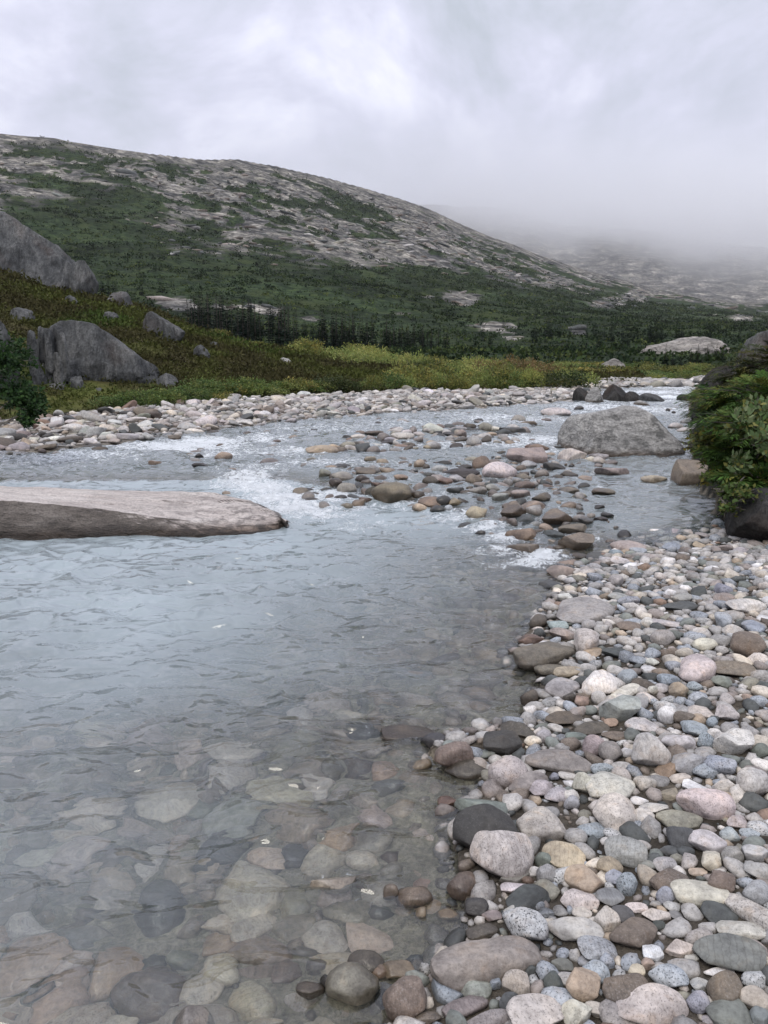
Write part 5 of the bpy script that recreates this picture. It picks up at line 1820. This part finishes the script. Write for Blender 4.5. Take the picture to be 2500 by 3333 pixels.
tag(link('hillside_forest', mesh_np('hillside_forest', np.concatenate(V), np.concatenate(Fc), M_NEEDLE, np.concatenate(K), smooth=False)), 'scattered dark forest covering the lower hillside', 'forest', kind='stuff')
# low shrubs between the trees
wgt = np.where((np.abs(hA) < rad(29)) & (hR > 62) & (hR < 1050), np.clip(hveg - .3, 0, .7) * (hR / 250.0), 0)
idx = r_.choice(len(hx), 13500, p=wgt / wgt.sum(), replace=False)
m = 12
cx, cy = hx[idx] + r_.normal(size=len(idx)), hy[idx] + r_.normal(size=len(idx)); cz = far_z(cx, cy)
s = r_.uniform(.5, 1.7, len(idx)) * (hR[idx] / 420.0) ** .5
ctr = np.repeat(np.stack([cx, cy, cz], 1), m, 0); sz = np.repeat(s, m)
off = r_.normal(size=(len(ctr), 3)) * [.75, .75, .38] * sz[:, None]; off[:, 2] = np.abs(off[:, 2])
D = unit(r_.normal(size=(len(ctr), 3)) + [0, 0, .5]); S = unit(np.cross(D, r_.normal(size=(len(ctr), 3))))
v, f = quads(ctr + off, D, S, sz * .75, sz * .55)
sc = np.array([(.018, .031, .015), (.027, .044, .018), (.040, .060, .022), (.056, .074, .028), (.023, .036, .020)])[r_.integers(5, size=len(idx))]
lum = np.clip(.85 + 1.1 * fbm2(cx, cy, 55, 3, off=21) + .9 * fbm2(cx, cy, 16, 3, off=3), .35, 1.9)[:, None]
sc = sc * lum * np.where(lum > 1.1, [1.1, 1.05, .9], [.95, 1.0, 1.0])
K = np.repeat(np.repeat(sc, m, 0) * (1 + .2 * r_.normal(size=(len(ctr), 1))), 4, 0)
tag(link('hillside_shrubs', mesh_np('hillside_shrubs', v, f, M_NEEDLE, np.clip(K, .004, 1), smooth=False)), 'dark green scrub covering the hillside between the ledges', 'scrub', kind='stuff')

# ledges and boulders of bare rock on the hill
wgt = np.where((np.abs(hA) < rad(29)) & (hR > 190) & (hR < 1240) & (hq < .95), np.clip(.75 - hveg, 0, .75) * (hR / 250.0), 0)
idx = r_.choice(len(hx), 1100, p=wgt / wgt.sum(), replace=False)
recs = []
cz = far_z(hx[idx], hy[idx])
for i_, z_ in zip(idx, cz):
    q = r_.lognormal(math.log(1.3), .45) * (hR[i_] / 500) ** .4
    q = min(q, 6)
    a_ = -hA[i_] + r_.normal() * .5
    recs.append((hx[i_], hy[i_], z_ + .1 * q, q * r_.uniform(1.2, 2.6), q * r_.uniform(.7, 1.2), q * r_.uniform(.3, .6), a_, r_.choice(['mauve', 'brown', 'slate', 'green', 'olive', 'grey']), 1))
M_LEDGE = stone_mat('ledge_rock', 'attr', -50.0, 0.035)
tag(link('hillside_ledges', stones_mesh('hillside_ledges', recs, M_LEDGE, r_)), 'bare grey ledges and boulders breaking out of the hillside', 'ledges', kind='stuff')

# ------------------------------------------------------------------ willows
def shrub_mesh(seed, cols, nclump=34, per=50, leaf=.085, flat=.62, sc=.115):
    r_ = np.random.default_rng(seed)
    a = r_.uniform(0, 2 * math.pi, nclump); u = r_.uniform(.05, 1, nclump) ** .6
    rr = np.sqrt(1 - (u * .95) ** 2) * r_.uniform(.45, 1.0, nclump)
    cc = np.stack([rr * np.cos(a), rr * np.sin(a), u * flat * r_.uniform(.75, 1.12, nclump)], 1)
    P = np.repeat(cc, per, 0) + r_.normal(size=(nclump * per, 3)) * [sc, sc, sc * .8]
    P[:, 2] = np.abs(P[:, 2])
    ctr = np.repeat(cc, per, 0)
    D = unit((P - ctr) * 3 + r_.normal(size=P.shape) * .35 + [0, 0, .25]); S = unit(np.cross(D, r_.normal(size=P.shape) + [0, 0, .6]))
    n = len(P)
    L = leaf * r_.uniform(.6, 1.35, n)
    v, f = quads(P, D, S, L, L * r_.uniform(.4, .7, n))
    ck = np.repeat(r_.integers(len(cols), size=nclump), per)
    mixed = np.where(r_.random(n) < .65, ck, r_.integers(len(cols), size=n))
    c = np.array(cols)[mixed] * (1 + r_.normal(size=(n, 1)) * .2)
    K = np.repeat(np.clip(c, .004, .8), 4, 0)
    st = [([(0, 0, -.1), tuple(q * .5 + r_.normal(size=3) * .05), tuple(q)], [.018, .012, .005]) for q in cc[:14]]
    return mesh_np('willow_foliage', v, f, M_LEAF, K, smooth=False), tubes_mesh('willow_stems', st, M_TWIG)
YEL = [(.27, .30, .09), (.235, .28, .085), (.18, .235, .07), (.31, .305, .10)]
GRN = [(0.096, 0.150, 0.043), (0.126, 0.180, 0.050), (0.072, 0.114, 0.038), (0.168, 0.192, 0.060)]
MIXD = [(0.203, 0.209, 0.057), (0.135, 0.162, 0.046), (0.095, 0.101, 0.034), (0.257, 0.223, 0.061)]
RUST = [(.185, .125, .055), (.15, .11, .05), (.14, .14, .05), (.20, .145, .07)]
DRK = [(.030, .048, .018), (.045, .062, .022), (.06, .07, .024)]
SHR = {}
for nm, cols in (('yellow', YEL), ('green', GRN), ('mixed', MIXD), ('rust', RUST), ('dark', DRK)):
    SHR[nm] = [shrub_mesh(400 + 10 * i + len(nm), cols, flat=[.62, .75, .5][i]) for i in range(3)]
WORDS = {'yellow': 'yellow green', 'green': 'fresh green', 'mixed': 'olive green and yellow', 'rust': 'russet', 'dark': 'dark green'}
W_ITEMS = []
def willow(px, R, w, h, kind, place, group, name='willow_shrub'):
    p = spot(px, 800, R); g = gz(p[0], p[1])
    t = empty(name, (p[0], p[1], g - .05), rs.uniform(0, 6)); t.scale = (w / 2, w / 2, h)
    fo, stm = SHR[kind][int(rs.integers(3))]
    link('foliage', fo, t); link('stems', stm, t)
    tag(t, None, 'shrub', group)
    W_ITEMS.append([t, 'tall' if h > 1.0 else ('low' if h < .6 else ''), WORDS[kind].replace(' and yellow', ''), 'broad' if w / h > 2.2 else 'bushy', p[0], p[1], None])
    return t
for k in range(34):   # along the back of the bar
    px = 400 + k * 26 + rs.uniform(-10, 10)
    rf = np.interp(azel(px * D2S, 1200)[0], _hk[:, 0], _hk[:, 3])
    kd = rs.choice(['green', 'green', 'green', 'mixed', 'dark']) if px < 850 else rs.choice(['green', 'mixed', 'yellow', 'mixed'])
    willow(px, rf + rs.uniform(.6, 1.4), rs.uniform(1.0, 1.7), rs.uniform(.45, .75) if px < 800 else rs.uniform(.7, 1.0), kd, 'low along the back of the gravel bar', 'willows along the back of the bar')
for k in range(30):   # crest
    px = rs.uniform(640, 1090)
    willow(px, rs.uniform(34, 44), rs.uniform(1.8, 2.8), rs.uniform(.85, 1.2), rs.choice(['yellow', 'yellow', 'yellow', 'mixed']), 'on the crest of the thicket below the firs', 'willows on the crest of the thicket')
for k in range(8):
    px = 470 + k * 28
    willow(px, rs.uniform(39, 43), 1.6, rs.uniform(.35, .6), rs.choice(['yellow', 'mixed']), 'at the top edge of the brown heath', 'willows at the top edge of the heath')
for k in range(34):   # body of the thicket
    px = rs.uniform(840, 1262); R = rs.uniform(27.5, 35)
    kd = 'yellow' if rs.random() < .3 else ('dark' if rs.random() < .35 else 'mixed')
    if px > 1050 and rs.random() < .55: kd = 'rust' if R > 31 else 'mixed'
    willow(px, R, rs.uniform(1.5, 2.4), rs.uniform(.8, 1.15) * (1 if px < 1180 else .8), kd, 'in the thicket between the heath and the far rapids', 'willows in the body of the thicket')
for k in range(9):
    willow(1045 + k * 18, rs.uniform(34, 38), rs.uniform(1.6, 2.2), rs.uniform(1.0, 1.25) - .03 * k, 'rust', 'on the russet top of the thicket', 'russet willows on top of the thicket')
for k in range(30):
    willow(rs.uniform(1205, 1530), rs.uniform(41, 66), rs.uniform(2.2, 3.6), rs.uniform(.55, .95), rs.choice(['mixed', 'yellow', 'mixed', 'green']), 'in the far meadow beyond the bend', 'willows in the far meadow')
for k in range(16):
    px = 235 + k * 17
    rf = np.interp(azel(px * D2S, 1200)[0], _hk[:, 0], _hk[:, 3])
    willow(px, rf + rs.uniform(.2, 1.0), rs.uniform(.8, 1.3), rs.uniform(.3, .55), rs.choice(['green', 'green', 'dark', 'mixed']), 'at the foot of the cliff', 'willows at the foot of the cliff')

def mk(label, px, R):
    p = spot(px, 800, R); return (label, p[0], p[1], None)
label_stones(W_ITEMS, [mk('dark cliff', 200, 23), mk('rock at the cliff foot', 362, 23.5), mk('lone grey rock', 616, 34), mk('small heath rock', 818, 33), mk('russet crest', 1110, 36), mk('pale pointed boulder', 1290, 25), mk('end of the thicket', 1250, 29), mk('fir stand', 700, 100),
    mk('small pale hump', 1318, 80), mk('black layered rock', 1545, 24), mk('far rapids', 1400, 33), mk('middle of the bar', 700, 22), mk('upright heath rock', 436, 34), mk('brown heath', 760, 30), mk('far end of the bar', 1150, 26), mk('lichen topped outcrop', 355, 40)], 'willow shrub', 'among its neighbours')

# ------------------------------------------------------------------ heath
r_ = np.random.default_rng(91)
n = 19000
az = r_.uniform(rad(-34), rad(18), n); rf = np.interp(az, _hk[:, 0], _hk[:, 3]); rc = np.interp(az, _hk[:, 0], _hk[:, 2])
R = rf + .4 + (rc + 3 - rf) * r_.random(n) ** .8
x, y = R * np.sin(az), R * np.cos(az); z = ground_z(x, y)
m = 12
s = r_.uniform(.10, .26, n) * (R / 30)
ctr = np.repeat(np.stack([x, y, z], 1), m, 0); sz = np.repeat(s, m)
off = r_.normal(size=(n * m, 3)) * [.7, .7, .28] * sz[:, None]; off[:, 2] = np.abs(off[:, 2])
D = unit(r_.normal(size=(n * m, 3)) + [0, 0, .8]); S = unit(np.cross(D, r_.normal(size=(n * m, 3))))
v, f = quads(ctr + off, D, S, sz * .70, sz * .30)
K = np.repeat(np.repeat(heath_col(x, y), m, 0) * 1.15 * (1 + .16 * r_.normal(size=(n * m, 1))), 4, 0)
tag(link('heath', mesh_np('heath', v, f, M_NEEDLE, np.clip(K, .004, 1), smooth=False)), 'brown and green heath covering the slope above the bar', 'heath', kind='stuff')

# ------------------------------------------------------------------ hemlocks, willows and alder close by
HEM = [(.030, .062, .018), (.046, .094, .022), (.062, .120, .030), (.085, .125, .032), (.115, .125, .032)]
def hemlock(label, bodies, seed, nspr, trunk_at, hcols=HEM, nl=.055):
    """sprays of needles on drooping branches; bodies: centre, radii"""
    r_ = np.random.default_rng(seed)
    base = np.array(trunk_at, float)
    P, D, S, L, W, K = [], [], [], [], [], []
    br = []
    for (c, rad3, share) in bodies:
        c = np.array(c); rad3 = np.array(rad3)
        for k in range(int(nspr * share)):
            q = r_.normal(size=3); q /= np.linalg.norm(q); q[2] = abs(q[2]) * (1 if r_.random() < .7 else -1)
            shell = r_.uniform(.55, 1.0) * (1 + .22 * math.sin(5 * q[0] + 3 * q[2] + seed))
            tip = c + q * rad3 * shell
            out = q * [1, 1, .35] + np.array([0, 0, -.05]); out /= np.linalg.norm(out)
            ln = r_.uniform(.12, .26)
            st = tip - out * ln
            side = np.cross(out, [0, 0, 1.0]); side /= np.linalg.norm(side) + 1e-9
            upv = np.cross(side, out)
            if k % 6 == 0: br.append(([tuple(c + (st - c) * .25), tuple((st + c) / 2 + [0, 0, .06]), tuple(st), tuple(tip)], [.010, .007, .004, .0015]))
            colr = np.array(hcols[int(r_.integers(len(hcols)))]) * r_.uniform(.75, 1.25)
            nt = 26
            for j in range(nt):
                u = (j + r_.random()) / nt
                pos = st + out * ln * u + np.array([0, 0, -.05 * u * u])
                sd = 1 if j % 2 else -1
                reach = .10 * (1 - u) + .02
                d = out * .75 + side * sd * r_.uniform(.5, 1.0) + upv * r_.normal() * .22 + np.array([0, 0, -.12]); d /= np.linalg.norm(d)
                P.append(pos); D.append(d); S.append(np.cross(d, upv)); L.append((nl * .8 + reach * .8) * r_.uniform(.6, 1.1)); W.append(r_.uniform(.010, .022)); K.append(colr * (1 + .2 * r_.normal()))
    P, D, S, L, W, K = (np.array(q) for q in (P, D, S, L, W, K))
    v, f = quads(P - base, D, S, L, W)
    t = empty('hemlock', tuple(base))
    link('foliage', mesh_np('hemlock_foliage', v, f, M_NEEDLE, np.repeat(np.clip(K, .004, 1), 4, 0), smooth=False), t)
    main = [([tuple(base - [0, 0, .2]), tuple(base * .5 + np.array(bodies[0][0]) * .5), tuple(bodies[0][0])], [.06, .045, .02])]
    for b in bodies[1:]: main.append(([tuple(base), tuple((base + np.array(b[0])) / 2), tuple(b[0])], [.04, .03, .012]))
    link('branches', tubes_mesh('hemlock_branches', [([tuple(np.array(q) - base) for q in p], r) for p, r in br + main], M_BARK), t)
    return tag(t, label, 'hemlock')
S_ = lambda px, py, R: tuple(spot(px, py, R))
hemlock('dark feathery hemlock overhanging the black rock by the beach', [(S_(1700, 950, 7.4), (.80, .7, .42), .55), (S_(1580, 985, 7.1), (.30, .4, .22), .2), (S_(1640, 1040, 6.7), (.42, .4, .16), .2), (S_(1545, 950, 7.6), (.22, .3, .10), .05)], 61, 900, (spot(1800, 1090, 7.4)[0], 6.9, .5))
hemlock('bushy hemlock behind the overhanging one, at the turn of the bank', [(S_(1660, 870, 10.2), (.85, 1.1, .40), .7), (S_(1560, 885, 10.4), (.35, .7, .26), .3)], 62, 620, (spot(1690, 930, 10.2)[0], 9.8, .6))
hemlock('olive hemlock below the dark square cliff', [(S_(1690, 800, 13.2), (1.05, 1.4, .42), .75), (S_(1600, 822, 13.0), (.40, .8, .2), .25)], 63, 620, (spot(1700, 860, 13.2)[0], 12.8, .7), [(.04, .055, .016), (.06, .068, .02), (.085, .078, .022), (.03, .045, .015)], .07)
hemlock('small hemlock at the water where the stream bends', [(S_(1530, 868, 15.2), (.42, .8, .34), 1.0)], 64, 260, (spot(1545, 900, 15.2)[0], 15.0, .5), nl=.08)

def leafy(name, label, cat, bodies, seed, base, cols, leaf, aspect=.55, ntw=100, per=9):
    """broad leaves set along twigs"""
    r_ = np.random.default_rng(seed); base = np.array(base, float)
    P, D, S, L, K, br = [], [], [], [], [], []
    for (c, rad3, share) in bodies:
        c = np.array(c); rad3 = np.array(rad3)
        br.append(([tuple(base), tuple((base + c) / 2 + r_.normal(size=3) * .05), tuple(c)], [.016, .011, .006]))
        for k in range(int(ntw * share)):
            q = r_.normal(size=3); q /= np.linalg.norm(q)
            tip = c + q * rad3 * r_.uniform(.45, 1.05)
            out = q * [1, 1, .6] + [0, 0, .25]; out /= np.linalg.norm(out)
            ln = r_.uniform(.10, .24); st = tip - out * ln
            if k % 3 == 0: br.append(([tuple(c + (st - c) * .1), tuple(st), tuple(tip)], [.006, .004, .0012]))
            for j in range(per):
                u = (j + .5) / per
                a = j * 2.4 + r_.random()
                s1 = np.cross(out, [.2, .3, 1.0]); s1 /= np.linalg.norm(s1); s2 = np.cross(out, s1)
                d = out * (.35 + .5 * u) + (s1 * math.cos(a) + s2 * math.sin(a)) * .9 + [0, 0, .1]; d /= np.linalg.norm(d)
                P.append(st + out * ln * u); D.append(d); S.append(np.cross(d, out + r_.normal(size=3) * .3)); L.append(leaf * r_.uniform(.6, 1.2)); K.append(np.array(cols[int(r_.integers(len(cols)))]) * (1 + .2 * r_.normal()))
    P, D, S, L, K = (np.array(q) for q in (P, D, S, L, K))
    v, f = quads(P - base, D, unit(S), L, L * aspect)
    t = empty(name, tuple(base))
    link('foliage', mesh_np(name + '_foliage', v, f, M_LEAF, np.repeat(np.clip(K, .004, 1), 4, 0), smooth=False), t)
    link('branches', tubes_mesh(name + '_branches', [([tuple(np.array(q) - base) for q in p], r) for p, r in br], M_TWIG), t)
    return tag(t, label, cat)
SAL = [(.11, .15, .07), (.14, .18, .09), (.09, .13, .05), (.18, .20, .11), (.20, .18, .06)]
leafy('willow_bush', 'grey green broad leaved willow in front of the hemlock', 'willow', [(S_(1612, 918, 6.9), (.24, .2, .13), .4), (S_(1655, 950, 6.7), (.2, .2, .16), .3), (S_(1640, 880, 7.0), (.15, .2, .10), .2), (S_(1600, 1000, 6.7), (.14, .15, .12), .2)], 65, (spot(1700, 1090, 6.9)[0], 6.8, .4), [(c[0]*1.25, c[1]*1.25, c[2]*1.1) for c in SAL], .06, .62, 150, 8)
leafy('willow_bush', 'pale leaved willow branches leaning out over the stream', 'willow', [(S_(1520, 938, 7.4), (.20, .2, .07), .4), (S_(1505, 962, 7.3), (.10, .15, .06), .2), (S_(1540, 990, 7.2), (.15, .15, .07), .25), (S_(1532, 1030, 7.0), (.09, .12, .05), .15)], 66, (spot(1640, 1060, 7.2)[0], 7.1, .4), [(.10, .14, .05), (.13, .16, .06), (.19, .17, .04), (.16, .19, .09)], .045, .6, 130, 8)
leafy('willow_bush', 'low willow hanging over the corner of the black rock', 'willow', [(S_(1575, 1058, 6.3), (.10, .15, .08), .5), (S_(1572, 1092, 6.15), (.06, .1, .05), .25), (S_(1612, 1062, 6.2), (.10, .12, .06), .25)], 67, (spot(1640, 1080, 6.4)[0], 6.3, .35), [(.07, .11, .03), (.10, .14, .04), (.15, .15, .04)], .04, .6, 90, 8)
ALD = [(.020, .045, .012), (.030, .065, .018), (.045, .085, .024), (.024, .05, .02)]
leafy('alder', 'dark green alder drooping over the stream beside the cliff', 'alder', [(S_(-70, 790, 10.5), (.75, .7, .50), .42), (S_(20, 770, 10.3), (.30, .4, .26), .2), (S_(40, 850, 10.1), (.30, .35, .20), .2), (S_(72, 880, 10.0), (.16, .22, .15), .13), (S_(60, 905, 9.9), (.12, .15, .09), .05)], 68, (spot(-160, 930, 10.4)[0], 9.2, .2), ALD, .062, .55, 640, 10)
build_water()
